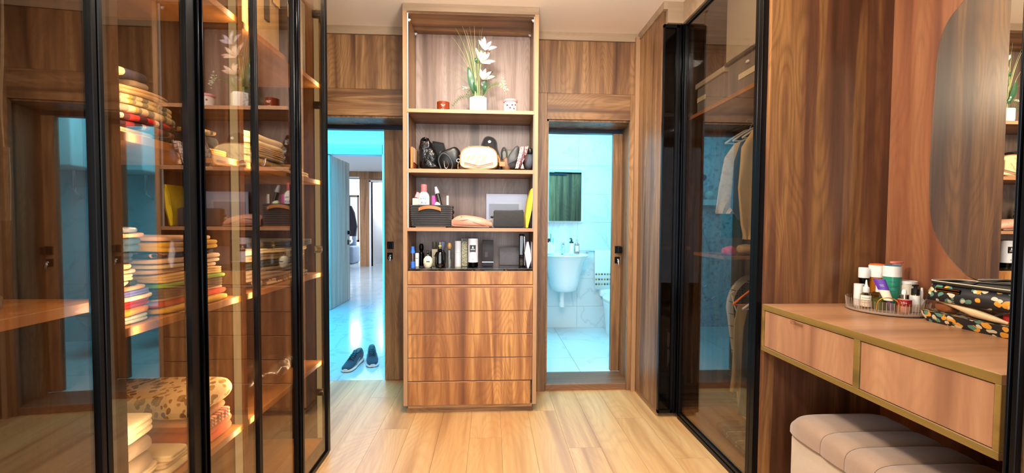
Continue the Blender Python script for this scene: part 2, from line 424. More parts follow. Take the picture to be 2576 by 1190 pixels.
# ------------------------------------------------------------------ bathroom
BX0, BX1, BY0, BY1, BZ = -.42, 2.62, 3.42, 4.86, 2.6
bf = struct('floor_bathroom', MB().box(BX0, BX1, 3.36, BY1, -.04, DB - .006), mat('tile_grout', 'a9b0b4', .8))
tx = at(1410, 852, Z=DB).x
for i in range(-2, 4):
    for j in range(4):
        x0, y0 = tx + i * .6, 3.37 + j * .6 - .22
        obj('floor_tile', MB().box(max(x0 + .0015, BX0), min(x0 + .5985, BX1), max(y0 + .0015, 3.362), min(y0 + .5985, BY1), DB - .006, DB), bath_floor, bf)
bw = struct('wall_bathroom_back', MB().box(BX0, BX1, BY1, BY1 + .1, 0, BZ), mat('wall_grout', 'b4babe', .8))
sx_ = at(1451, 740, Y=BY1).x; rz = [at(1451, 770, Y=BY1).z, at(1451, 700, Y=BY1).z]; rh = rz[1] - rz[0]
for r in range(-1, 8):
    for i in range(-3, 3):
        z0 = rz[0] + r * rh; x0 = sx_ + i * .62; z1 = min(z0 + rh, BZ)
        if x0 + .62 < BX0 or x0 > BX1 or z0 > BZ: continue
        if x0 < .3: continue
        obj('wall_tile', MB().box(max(x0 + .001, BX0), min(x0 + .619, BX1), BY1 - .008, BY1, max(z0, DB) + .001, z1 - .001), bath_wall, bw)
obj('shower_tile_panel', MB().box(BX0, sx_ - .66, BY1 - .010, BY1, DB, BZ), pebble_m, bw)
struct('wall_bathroom_left', MB().box(BX0 - .1, BX0, 3.4, BY1, 0, BZ), pebble_m)
struct('wall_bathroom_right', MB().box(BX1, BX1 + .1, 3.3, BY1 + .1, 0, BZ), bath_wall)
struct('wall_bathroom_front', MB().box(BX0, BL, 3.40, 3.42, 0, BZ).box(BR + .72, BX1, 3.40, 3.42, 0, BZ).box(BL, BR + .72, 3.40, 3.42, DT, BZ), bath_wall)
struct('ceiling_bathroom', MB().box(BX0 - .1, BX1 + .1, 3.32, BY1 + .1, BZ, BZ + .05), wall_white)
# ------------------------------------------------------------------ hall and the rooms beyond
HX0, HX1, HY1 = -3.05, -.56, 6.10
hf = struct('floor_hall', MB().box(-6.2, HX1, 3.36, 16.2, -.06, -.006), mat('hall_grout', '9fb0b8', .5))
for i in range(4):
    for j in range(4):
        x0, y0 = HX1 - .8 * (i + 1) + .1, 3.362 + j * .8 - .1
        obj('floor_tile', MB().box(x0 + .001, min(x0 + .799, HX1), max(y0 + .001, 3.362), y0 + .799, -.006, 0), hall_tile, hf)
obj('floor_slab', MB().box(-6.2, HX1, 6.462, 16.2, -.006, 0), hall_tile, hf)
ow0, ow1 = at(829, 600, Y=HY1).x - .03, at(963, 600, Y=HY1).x
oz = at(900, 389, Y=HY1).z; oz2 = at(900, 363, Y=HY1).z
struct('wall_hall_far', MB().box(HX0, ow0, HY1, HY1 + .14, 0, 2.8).box(ow1, HX1, HY1, HY1 + .14, 0, 2.8).box(ow0, ow1, HY1, HY1 + .14, oz, 2.8), wall_white)
wh = bpy.data.objects['wall_hall_far']
obj('door_casing', MB().box(ow0, ow1 + .01, HY1 - .02, HY1 + .01, oz, oz2, bev=.002), casing_m, wh)
obj('door_casing', MB().box(ow1, ow1 + .02, HY1 - .02, HY1 + .15, 0, oz2), wall_white, wh)
struct('wall_hall_left', MB().box(HX0 - .1, HX0, 3.4, HY1, 0, 2.8), wall_white)
struct('wall_hall_right', MB().box(HX1, HX1 + .1, 3.4, 12.2, 0, 2.8), wall_white)
struct('wall_hall_front', MB().box(HX0, HL, 3.40, 3.42, 0, 2.8).box(HL, HR, 3.40, 3.42, DT, 2.8).box(lx2 + .06, HX1, 3.40, 3.42, 0, 2.8), wall_white)
struct('ceiling_hall', MB().box(-6.2, HX1 + .1, 3.3, 12.3, 2.8, 2.86), wall_white)
# door leaf standing open in the hall opening
d3 = quickbox('door_3', (ow0 - .0, ow0 + .04, HY1 + .0, HY1 + .82, .005, oz - .01), grey_oak, bev=.002); d3['kind'] = 'structure'
hz = at(858, 585, Y=6.85).z
obj('door_handle', MB().box(ow0 + .04, ow0 + .075, HY1 + .72, HY1 + .77, hz - .03, hz + .03, bev=.004).box(ow0 + .04, ow0 + .05, HY1 + .72, HY1 + .77, hz - .2, hz - .12), black_m, d3)
obj('door_edge', MB().box(ow0 + .002, ow0 + .038, HY1 + .8201, HY1 + .83, .005, oz - .01), black_matte, d3)
FY = 12.2
fx = lambda p: at(p, 560, Y=FY).x
a0, a1, b0, b1 = fx(868), fx(905), fx(934), fx(966)
za, zb = at(885, 449, Y=FY).z, at(950, 458, Y=FY).z
wf = struct('wall_corridor_far', MB().box(-6.2, a0, FY, FY + .15, 0, 2.85).box(a1, b0, FY, FY + .15, 0, 2.85).box(b1, HX1, FY, FY + .15, 0, 2.85).box(a0, a1, FY, FY + .15, za, 2.85).box(b0, b1, FY, FY + .15, zb, 2.85), rustic)
x = -6.1; i = 0
while x < -1.2:
    z0 = za if (x + .19 > a0 - .02 and x < a1) else zb if (x + .19 > b0 and x < b1) else 0
    obj('wall_plank', MB().box(x, x + .236, FY - .022 - .003 * (i % 3), FY, z0 if z0 else 0, 2.84, bev=.003, seg=1), rustic, wf) if not z0 else obj('wall_plank', MB().box(x, x + .236, FY - .022 - .003 * (i % 3), FY, max(za, zb), 2.84, bev=.003, seg=1), rustic, wf)
    x += .24; i += 1
struct('wall_corridor_left', MB().box(-6.3, -6.2, 6.1, 16.3, 0, 2.85).box(-6.2, HX0, 6.1, 6.2, 0, 2.85), wall_white)
struct('trim_8', MB().box(b0 - .05, b0, FY - .04, FY + .16, 0, zb + .04).box(b0 - .05, b1 + .05, FY - .04, FY + .16, zb, zb + .05).box(a0, a1, FY - .03, FY + .16, za, za + .05), white_m)
# far rooms behind the two openings
struct('wall_far_room', MB().box(-6.2, -5.86, 16.0, 16.1, 0, 2.8).box(-5.10, -1, 16.0, 16.1, 0, 2.8).box(-5.86, -5.10, 16.0, 16.1, 2.35, 2.8).box(-5.86, -5.10, 16.0, 16.1, 0, .55), wall_white)
struct('ceiling_far_room', MB().box(-6.2, -1, 12.35, 16.1, 2.85, 2.9), wall_white)
struct('wall_far_partition', MB().box(a1 + .25, a1 + .32, FY + .15, 16.0, 0, 2.8), wall_white)
struct('wall_far_side', MB().box(b1 + .05, b1 + .12, FY + .15, 16.0, 0, 2.8).box(b0 - .2, b1 + .12, 14.2, 14.3, 0, 2.8), wall_white)
struct('baseboard_far', MB().box(b0 - .2, b1 + .05, 14.16, 14.2, 0, .12).box(b1 + .02, b1 + .05, FY + .15, 14.2, 0, .12), rustic)
wn = struct('window_1', MB().box(-5.86, -5.80, 15.98, 16.06, .55, 2.35).box(-5.16, -5.10, 15.98, 16.06, .55, 2.35).box(-5.86, -5.10, 15.98, 16.06, 2.28, 2.35).box(-5.86, -5.10, 15.98, 16.06, .55, .62).box(-5.50, -5.45, 15.98, 16.06, .55, 2.35), mat('dark_window_frame', '4a3428', .4))
obj('pane', MB().box(-5.80, -5.16, 16.02, 16.03, .62, 2.28), glass_clear, wn)
sky = emis('bright_overcast_sky', 'f4f8ff', 3.2)
# ------------------------------------------------------------------ central cabinet
CX0, CX1 = at(1014, 560, Y=2.75).x, at(1352, 560, Y=2.75).x
CY0, CY1 = 2.75, 3.079
zc = lambda p: at(1180, p, Y=CY0).z
cab = thing('display_cabinet', 'tall open walnut display cabinet with shelves and drawers between the two doorways', 'cabinet', ((CX0 + CX1) / 2, 2.92, 0))
T = .028
def cpart(n, b, m, bev=.001, **k): return obj(n, MB().box(*b, bev=bev, seg=1), m, cab, **k)
ztop = CZ - .002
cpart('top_fascia', (CX0, CX1, CY0 - .004, CY0 + .02, zc(32), ztop), cornice_m)
cpart('side_panel', (CX0, CX0 + T, CY0, CY1, .055, ztop), walnut_z); cpart('side_panel', (CX1 - T, CX1, CY0, CY1, .055, ztop), walnut_z)
cpart('edge_band', (CX0, CX0 + T, CY0 - .003, CY0, .055, ztop), edge_oak_v := wood('pinkish_edge_band', '8a6648', 'a6805c', 'b58d68', 'Z', contrast=.4, streak=.1))
cpart('edge_band', (CX1 - T, CX1, CY0 - .003, CY0, .055, ztop), edge_oak_v)
cpart('top_panel', (CX0 + T, CX1 - T, CY0 + .02, CY1, zc(34), zc(34) + .025), walnut_x)
cpart('back_panel', (CX0 + T, CX1 - T, CY1 - .012, CY1, .06, zc(34)), walnut_cool_lit)
SH = []
for p0, p1 in ((276, 285), (426, 435.5), (573.5, 582)):
    s = cpart('shelf', (CX0 + T, CX1 - T, CY0 + .003, CY1 - .012, zc(p1), zc(p0)), walnut_x); SH.append(zc(p0))
    obj('edge_band', MB().box(CX0 + T, CX1 - T, CY0, CY0 + .003, zc(p1), zc(p0)), edge_oak, s)
DX0, DX1 = CX0 + T, CX1 - T
gz = zc(675.5)
cpart('glass_top', (DX0 + .002, DX1 - .002, CY0 + .004, CY1 - .013, gz - .006, gz), glass_clear)
for k, (p0, p1) in enumerate(((683, 715.5), (724, 781), (783, 840), (842, 898.5), (900.5, 957), (959.5, 1016))):
    dy = [-.002, -.004, 0, -.003, -.003, -.012][k]
    d = obj('drawer', MB().box(DX0 + .002, DX1 - .002 - (.012 if k == 5 else 0), CY0 + dy, CY0 + .018, zc(p1), zc(p0), bev=.001, seg=1), walnut_dr_lit, cab)
    if k == 0:
        # the shallow top drawer under the glass: open tray with dividers
        z0, z1 = zc(p1), zc(p0)
        obj('drawer_tray', MB().box(DX0 + .004, DX1 - .004, CY0 + .018, CY1 - .02, z0, z0 + .006).box(DX0 + .003, DX0 + .015, CY0 + .018, CY1 - .02, z0, z1).box(DX1 - .015, DX1 - .003, CY0 + .018, CY1 - .02, z0, z1)
            .box(at(1097, 680, Y=CY0).x, at(1099, 680, Y=CY0).x + .008, CY0 + .018, CY1 - .02, z0, z1).box(at(1186, 680, Y=CY0).x, at(1188, 680, Y=CY0).x + .004, CY0 + .018, CY1 - .02, z0, z1).box(at(1272, 680, Y=CY0).x, at(1274, 680, Y=CY0).x + .006, CY0 + .018, CY1 - .02, z0, z1), edge_gold, d)
    obj('drawer_edge', MB().box(DX0 + .002, DX1 - .002 - (.012 if k == 5 else 0), CY0 + dy, CY0 + .018, zc(p0), zc(p0) + .0015), edge_oak, d)
cpart('rail', (DX0, DX1, CY0, CY0 + .02, zc(722.5), zc(717)), edge_oak)
cpart('bottom_panel', (DX0, DX1, CY0, CY1, zc(1025), zc(1017.5)), walnut_x)
cpart('carcass_inner', (DX0 + .001, DX1 - .001, CY0 + .03, CY1 - .014, zc(1016), zc(724)), walnut_x)
cpart('plinth', (CX0 + .015, CX1 - .02, CY0 + .02, CY1, 0, zc(1027)), walnut_x)
for px, py, yy in ((1029, 51, 2.79), (1346, 53, 2.79), (1047, 86, 3.03), (1341, 90, 3.03)):
    p = at(px, py, Y=yy); sgn = 1 if px < 1200 else -1
    xx = (CX0 + T) if sgn > 0 else (CX1 - T)
    b = MB().box(xx + (0 if sgn > 0 else -.012), xx + (.012 if sgn > 0 else 0), yy - .008, yy + .008, p.z - .008, p.z + .008, bev=.003)
    b.ball((xx + sgn * .012, yy, p.z + .004), .007, .008, .006, 8, 6)
    obj('mounting_bracket', b, plastic_gray := bpy.data.materials.get('pale_plastic') or mat('pale_plastic', 'b9bcc0', .3), cab, smooth=True)

for sx__, yy_ in ((CX0 + T, CY0 + .014), (CX1 - T - .004, CY0 + .014)):
    cpart('led_strip', (sx__, sx__ + .004, yy_, yy_ + .008, zc(575), zc(34)), emis('cool_led_strip', 'fff4e6', 1.6 if sx__ < 0 else .6), bev=0)
# ------------------------------------------------------------------ left wardrobe behind bronze glass
GX = -.90                        # plane of the left doors
gy = lambda px: at(px, 600, X=GX).y
WT = 2.70
ward = thing('wardrobe', 'long walnut wardrobe with bronze glass doors and lit shelves of clothes on the left', 'wardrobe', (-1.2, 1.0, 0))
def wpart(n, b, m, bev=.001, **k): return obj(n, MB().box(*b, bev=bev, seg=1), m, ward, **k)
SX = -.945                       # front edge of the shelves
divA, divB, endY = at(308, 600, X=SX).y, at(616, 600, X=SX).y, at(809, 600, X=SX).y
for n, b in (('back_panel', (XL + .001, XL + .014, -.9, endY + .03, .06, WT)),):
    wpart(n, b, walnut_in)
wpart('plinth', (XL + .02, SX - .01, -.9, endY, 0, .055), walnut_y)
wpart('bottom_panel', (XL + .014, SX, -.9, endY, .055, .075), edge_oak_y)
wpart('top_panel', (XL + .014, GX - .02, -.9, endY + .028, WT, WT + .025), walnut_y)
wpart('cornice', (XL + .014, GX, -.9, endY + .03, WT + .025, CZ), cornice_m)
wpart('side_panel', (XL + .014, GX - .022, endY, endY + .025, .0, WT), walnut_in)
led_m = emis('led_diffuser', 'c9b083', .85); led_dim = emis('led_diffuser_dimmed', '8a7c6c', .4)
for yy in (divA, divB):
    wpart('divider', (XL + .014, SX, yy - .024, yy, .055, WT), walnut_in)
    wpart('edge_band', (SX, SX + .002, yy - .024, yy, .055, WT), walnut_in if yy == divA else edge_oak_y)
wpart('divider', (XL + .014, SX, .18, .204, .055, WT), walnut_in)
for yy in (divA - .024, divB - .024, endY):
    wpart('led_strip', (SX - .03, SX - .006, yy - .006, yy, .08, WT - .03), led_m if yy > divA else led_dim, bev=0)
    area('wardrobe_led_fill', (SX + .012, yy - .03, 1.4), .012, (1, .80, .55), 6 if yy > 1.2 else 3.2, (PI / 2 * 1, 0, PI / 2 + math.radians(20)), 2.5)
zs = [at(808, 208, X=SX).z, at(808, 453, X=SX).z, at(808, 688, X=SX).z, at(807, 917, X=SX).z]
zs = [2.06, 1.53, 1.02, .525]
for yy in (divA + .012, divB + .012):
    area('wardrobe_led_fill', (SX + .012, yy + .02, 1.4), .012, (1, .80, .55), 3.6 if yy < 1.3 else 6, (PI / 2, 0, PI / 2 - math.radians(28)), 2.5)  # hidden strip lights added past the dividers to brighten the clothes piles
def wshelf(y0, y1, z, t=.022):
    s = wpart('shelf', (XL + .014, SX - .001, y0 + .001, y1 - .001, z - t, z), edge_oak_y)
    obj('edge_band', MB().box(SX - .001, SX, y0 + .001, y1 - .001, z - t, z), edge_oak_y, s)
for z in zs: wshelf(divA, divB - .024, z); wshelf(divB, endY, z)
wshelf(.204, divA - .024, 2.06)
wpart('shelf', (XL + .014, -.965, .205, divA - .025, 1.08, 1.104), edge_oak_y)
obj('hanging_rail', MB().tube([(-1.2, .21, 1.96), (-1.2, divA - .03, 1.96)], .012, 10), chrome, ward, smooth=True)
wpart('shelf', (XL + .014, SX, -.88, .17, 1.02, 1.042), edge_oak_y)
def glass_door(y0, y1, w0, w1, parent, xg, m, inward=-1, z0=.012, z1=WT - .004, rot=0, hinge=None, thick=.022, ridges=True):
    """one framed glass door lying in a plane X = xg; w0, w1 widths of its stiles"""
    xa_, xb_ = (xg - thick, xg) if inward < 0 else (xg, xg + thick)
    b = MB().box(xa_, xb_, y0, y0 + w0, z0, z1, bev=.0015, seg=1).box(xa_, xb_, y1 - w1, y1, z0, z1, bev=.0015, seg=1)
    b.box(xa_, xb_, y0 + w0, y1 - w1, z0, z0 + .018, bev=.001, seg=1).box(xa_, xb_, y0 + w0, y1 - w1, z1 - .018, z1, bev=.001, seg=1)
    M = None
    if rot:
        hy = y1 if hinge is None else hinge
        M = Matrix.Translation((xg, hy, 0)) @ Matrix.Rotation(rot, 4, 'Z') @ Matrix.Translation((-xg, -hy, 0)); b.xf(M)
    d = obj('door', b, black_m, parent)
    xm = (xa_ + xb_) / 2
    p = MB().box(xm - .002, xm + .002, y0 + w0 - .004, y1 - w1 + .004, z0 + .012, z1 - .012)
    if M is not None: p.xf(M)
    obj('pane', p, m, d)
    for (yc, ww) in ((y0 + w0 / 2, w0), (y1 - w1 / 2, w1)):
        if ww > .03 and ridges:
            xo = xb_ if inward < 0 else xa_; s = 1 if inward < 0 else -1
            h = MB().box(min(xo, xo + s * .012), max(xo, xo + s * .012), yc - ww * .36, yc - ww * .20, z0 + .01, z1 - .01, bev=.003).box(min(xo, xo + s * .012), max(xo, xo + s * .012), yc + ww * .20, yc + ww * .36, z0 + .01, z1 - .01, bev=.003)
            if M is not None: h.xf(M)
            obj('handle_profile', h, black_gloss, d, smooth=True)
    return d
black_gloss = mat('black_anodised_profile', '15161a', .16, .9)
g = [gy(258), gy(498), gy(651), gy(753), gy(827)]
glass_door(g[0] - .44, g[0] - .002, .012, .012, ward, GX, glass_left, rot=.064, hinge=g[0])
glass_door(g[0], g[1] - .001, .012, .030, ward, GX, glass_left, rot=.007)
glass_door(g[1] + .001, g[2] - .001, .031, .010, ward, GX, glass_left, rot=-.010)
glass_door(g[2], g[3] - .001, .010, .031, ward, GX, glass_left)
glass_door(g[3] + .001, g[4], .033, .032, ward, GX, glass_left, ridges=False)
glass_door(g[0] - .89, g[0] - .45, .03, .03, ward, GX, glass_left)
for z in (2.43, 1.94, .35, 1.15):
    obj('hinge', MB().box(GX - .075, GX - .024, endY - .03, endY - .012, z - .02, z + .02, bev=.004).box(GX - .05, GX - .02, endY - .05, endY - .012, z - .012, z + .012, bev=.004), steel if z < 1.9 else black_m, ward)
# ------------------------------------------------------------------ right wardrobe behind smoked glass
RX = 1.255; RY0, RY1 = 1.845, 2.645
Zt = at(1733, 50, X=RX).z; Zt = min(Zt, 2.67)
rw = thing('corner_wardrobe', 'walnut corner wardrobe with smoked glass doors beside the bathroom doorway', 'wardrobe', (1.5, 2.3, 0))
def rpart(n, b, m, bev=.001, **k): return obj(n, MB().box(*b, bev=bev, seg=1), m, rw, **k)
rpart('end_panel', (1.121, 1.140, 2.652, WY - .019, .045, CZ - .05), walnut_z)
rpart('end_plinth', (1.124, 1.140, 2.66, WY - .019, 0, .045), walnut_y)
rpart('filler_strip', (1.090, 1.121, WY - .045, WY - .019, 0, CZ - .03), edge_oak_v)
rpart('cornice', (1.113, 1.141, 2.62, WY - .02, CZ - .05, CZ - .001), cornice_m)
rpart('cornice', (1.141, RX + .02, 2.62, 2.66, Zt + .004, CZ - .001), cornice_m)
rpart('cornice', (RX - .012, RX + .02, RY0, 2.62, Zt + .004, CZ - .001), cornice_m)
rpart('back_panel', (XR + .0, XR + .012, RY0, WY - .02, 0, CZ - .01), walnut_z)
rpart('rear_panel', (1.141, XR, WY - .034, WY - .02, 0, CZ - .01), walnut_z)
rpart('bottom_panel', (RX + .03, XR, RY0, 2.66, .035, .055), edge_oak_y)
rpart('bottom_panel', (1.141, XR, 2.66, WY - .034, .035, .055), walnut_x)
rpart('top_panel', (1.141, XR, 2.66, WY - .034, Zt + .004, Zt + .024), walnut_x); rpart('top_panel', (RX + .02, XR, RY0, 2.66, Zt + .004, Zt + .024), walnut_x)
# narrow corner door that faces the room
cd = MB().box(1.123, 1.133, 2.632, 2.652, .03, Zt).box(1.208, 1.226, 2.632, 2.652, .03, Zt).box(1.123, 1.226, 2.632, 2.652, .03, .05).box(1.123, 1.226, 2.632, 2.652, Zt - .02, Zt)
cdo = obj('door', cd, black_m, rw); obj('pane', MB().box(1.131, 1.210, 2.640, 2.644, .045, Zt - .015), glass_dark, cdo)
obj('corner_post', MB().box(1.227, 1.243, 2.625, 2.652, .03, Zt, bev=.003).box(1.246, RX + .004, 2.618, 2.652, .03, Zt, bev=.003), black_gloss, rw)
glass_door(RY0 + .030, 2.617, .026, .012, rw, RX, glass_right, inward=1, z0=.03, z1=Zt, ridges=False)
rpart('door_frame', (RX, RX + .03, RY0 + .002, RY0 + .028, .0, CZ - .05), black_m)
rpart('bottom_track', (RX - .004, RX + .03, RY0 + .052, 2.617, 0, .026), black_m)
rz1 = at(1918, 193, X=1.30).z
s = rpart('shelf', (1.31, XR, RY0, 2.655, rz1 - .022, rz1), edge_oak_y)
rpart('shelf', (1.36, XR, 2.30, 2.655, at(1800, 641, X=1.37).z - .02, at(1800, 641, X=1.37).z), edge_oak_y)
for z in (at(1688, 291, Y=2.72).z, at(1688, 624, Y=2.72).z): rpart('shelf', (1.16, 1.36, 2.70, WY - .034, z - .012, z + .012), edge_oak)
obj('hanging_rail', MB().tube([(1.58, RY0 + .005, rz1 - .09), (1.58, 2.655, rz1 - .09)], .012, 10), chrome, rw, smooth=True)
# ------------------------------------------------------------------ dresser niche
DXF = 1.268
dy = lambda px, py: at(px, py, X=DXF)
struct('wall_niche_side', MB().box(RX + .031, XR + .019, RY0 - .022, RY0 + .001, 0, CZ), walnut_z2 := wood('tall_side_panel_walnut', '442a1b', '6c4530', '9c6e40', 'Z', rnd=0, seed=.6, streak=.7, rough=.36))
struct('trim_9', MB().box(RX + .027, RX + .031, RY0 - .022, RY0 + .001, 0, CZ), walnut_z2)
NB = XR
struct('wall_niche_back', MB().box(NB - .002, NB + .018, .85, RY0 - .022, 0, CZ), walnut_red)
dres = thing('wall_dresser', 'wall-mounted walnut dressing table with two shallow drawers and golden edges', 'dressing table', (1.55, 1.35, .7))
zt1, zt0 = dy(1940, 771).z, dy(1940, 786).z; zb1, zb0 = dy(1937, 879).z, dy(1937, 891).z
YD1 = RY0 - .023; YD0 = .93
def dpart(n, b, m, bev=.001, **k): return obj(n, MB().box(*b, bev=bev, seg=1), m, dres, **k)
dpart('tabletop', (DXF + .003, NB - .003, YD0, YD1, zt0, zt1), walnut_desk)
dpart('edge_band', (DXF, DXF + .003, YD0, YD1, zt0, zt1), edge_gold)
dpart('bottom_panel', (DXF + .003, NB - .003, YD0, YD1, zb0, zb1), walnut_y)
dpart('edge_band', (DXF, DXF + .003, YD0, YD1, zb0, zb1), edge_gold)
ya, yb = dy(2146, 900).y, dy(2161, 900).y
dpart('side_panel', (DXF, NB - .003, YD1 - .014, YD1, zb1, zt0), edge_gold)
dpart('divider', (DXF, NB - .003, yb, ya, zb1, zt0), edge_gold)
dpart('side_panel', (DXF, NB - .003, YD0, YD0 + .014, zb1, zt0), edge_gold)
dd1 = obj('drawer', MB().box(DXF + .004, DXF + .5, ya + .002, YD1 - .016, zb1 + .002, zt0 - .003, bev=.001, seg=1), walnut_deskf, dres)
dd2 = obj('drawer', MB().box(DXF + .004, DXF + .5, YD0 + .016, yb - .002, zb1 + .002, zt0 - .003, bev=.001, seg=1), walnut_deskf, dres)
hk = at(1996, 812, X=DXF)
obj('drawer_tab', MB().box(DXF - .012, DXF + .004, hk.y - .012, hk.y + .006, hk.z - .006, hk.z + .008, bev=.003).box(DXF - .003, DXF + .003, hk.y - .05, hk.y - .01, hk.z - .008, hk.z + .004, bev=.002), plastic_clear, dd1)
# mirror with a freeform outline on the niche's back
MXP = NB - .006
left = [(2441, 700), (2406, 670), (2365, 618), (2341, 559), (2336, 470), (2342, 353), (2350, 235), (2359, 118), (2382, 53), (2426, 0)]
P = [at(a, b, X=MXP) for a, b in left]
ol = [(p.y, p.z) for p in P]
yl, zl = ol[-1]
ol += [(yl - .06, zl + .07), (yl - .14, zl + .12), (yl - .25, zl + .14), (yl - .38, zl + .11), (yl - .47, zl + .02), (.86, 1.9), (.855, 1.55), (.87, 1.28), (.93, 1.12), (1.03, 1.03), (1.15, ol[0][1] - .03), (1.28, ol[0][1] - .045), (1.38, ol[0][1] - .02)]
def smooth_loop(p, n=3):
    for _ in range(n):
        q = []
        for i in range(len(p)):
            a, b = p[i], p[(i + 1) % len(p)]
            q += [(.75 * a[0] + .25 * b[0], .75 * a[1] + .25 * b[1]), (.25 * a[0] + .75 * b[0], .25 * a[1] + .75 * b[1])]
        p = q
    return p
ol = smooth_loop(ol)
mirror_m = mat('mirror_silver', 'd9d4c6', .0, 1)
cm = (sum(p[0] for p in ol) / len(ol), sum(p[1] for p in ol) / len(ol))
mir = obj('wall_mirror', MB().prism(ol, MXP, NB - .0025, 'X'), mirror_m); tag(mir, 'large frameless mirror with a soft freeform outline on the reddish wood wall above the dresser', 'mirror')
o2 = [(cm[0] + (a - cm[0]) * 1.006, cm[1] + (b - cm[1]) * 1.004) for a, b in ol]
n = len(ol)
obj('polished_edge', MB().poly([(MXP - .0005, a, b) for a, b in ol] + [(MXP + .001, a, b) for a, b in o2], [(i, (i + 1) % n, n + (i + 1) % n, n + i) for i in range(n)]), steel, mir, world=False)
# ------------------------------------------------------------------ storage ottoman
ot = thing('storage_ottoman', 'long beige upholstered storage ottoman with a channel-stitched lid under the dresser', 'ottoman', (1.5, 1.3, 0))
OX0 = 1.248; OY1 = at(1978, 1085, X=OX0).y; oz0 = at(1978, 1085, X=OX0).z; OX1 = 1.66
cream_v = fabric('cream_velvet', 'baa68e', .85, 'a8947c', 60, .4, .2); taupe_v = fabric('taupe_velvet', '957860', .8, '806550', 60, .5, .2)
obj('body', MB().box(OX0 + .012, OX1 - .01, 1.0, OY1 - .008, .012, oz0 - .004, bev=.012, seg=3), cream_v, ot, smooth=True)
for q in ((OX0 + .04, OY1 - .05), (OX1 - .05, OY1 - .05), (OX0 + .04, 1.04), (OX1 - .05, 1.04)):
    obj('foot', MB().lathe([(.014, 0), (.018, .014)], (q[0], q[1], 0), 10), black_matte, ot)
zt_ = at(1985, 1043, X=OX0).z + .018
y = OY1; segs = [.17] + [.105] * 5
for i, L in enumerate(segs):
    y0 = y - L
    pr_ = []
    nx = 12
    yy0, yy1 = y0 + .001, y - .001
    rings = []
    ny = 6
    for j in range(ny + 1):
        v = j / ny; yv = yy0 + (yy1 - yy0) * v
        puff = .010 * (1 - (2 * v - 1) ** 4)
        if i == 0 and v > .5: puff -= .028 * max(0, (v - .62) / .38) ** 2.4
        h0, h1 = oz0, zt_ - .012 + puff
        hw = (OX1 - OX0) / 2 - .004 + puff * .4; cx_ = (OX0 + OX1) / 2
        r = []
        for q in range(28):
            a = PI * q / 27
            cxx = math.copysign(abs(math.cos(a)) ** .35, math.cos(a)); czz = math.sin(a) ** .45
            r.append((cx_ - hw * cxx, yv, h0 + (h1 - h0) * czz))
        rings.append(r)
    obj('lid_channel', MB().loft(rings), taupe_v, ot, smooth=True)
    y = y0
# ------------------------------------------------------------------ near wardrobe at the right edge
nw = thing('near_wardrobe', 'wardrobe whose black door frame shows at the right edge of the picture beyond the dresser', 'wardrobe', (1.5, .4, 0))
obj('end_panel', MB().box(DXF + .02, XR, .90, .922, 0, CZ - .002), walnut_z, nw)
pf = at(2569, 600, X=1.262).y
obj('door_frame', MB().box(1.245, 1.275, .90, pf + .004, 0, CZ - .06, bev=.002), black_m, nw)
glass_door(-.62, .14, .036, .03, nw, 1.25, glass_right, inward=1, z0=.03, z1=2.66, ridges=False)
glass_door(.145, .898, .03, .012, nw, 1.25, glass_right, inward=1, z0=.03, z1=2.66, ridges=False)
obj('back_panel', MB().box(XR - .01, XR, -.62, .9, .03, CZ - .01), walnut_z, nw)
obj('cornice', MB().box(1.25, 1.28, -.62, .9, 2.67, CZ - .002), cornice_m, nw)
for z in (.5, 1.0, 1.5, 2.05): obj('shelf', MB().box(1.30, XR - .012, -.60, .895, z, z + .022), edge_oak_y, nw)
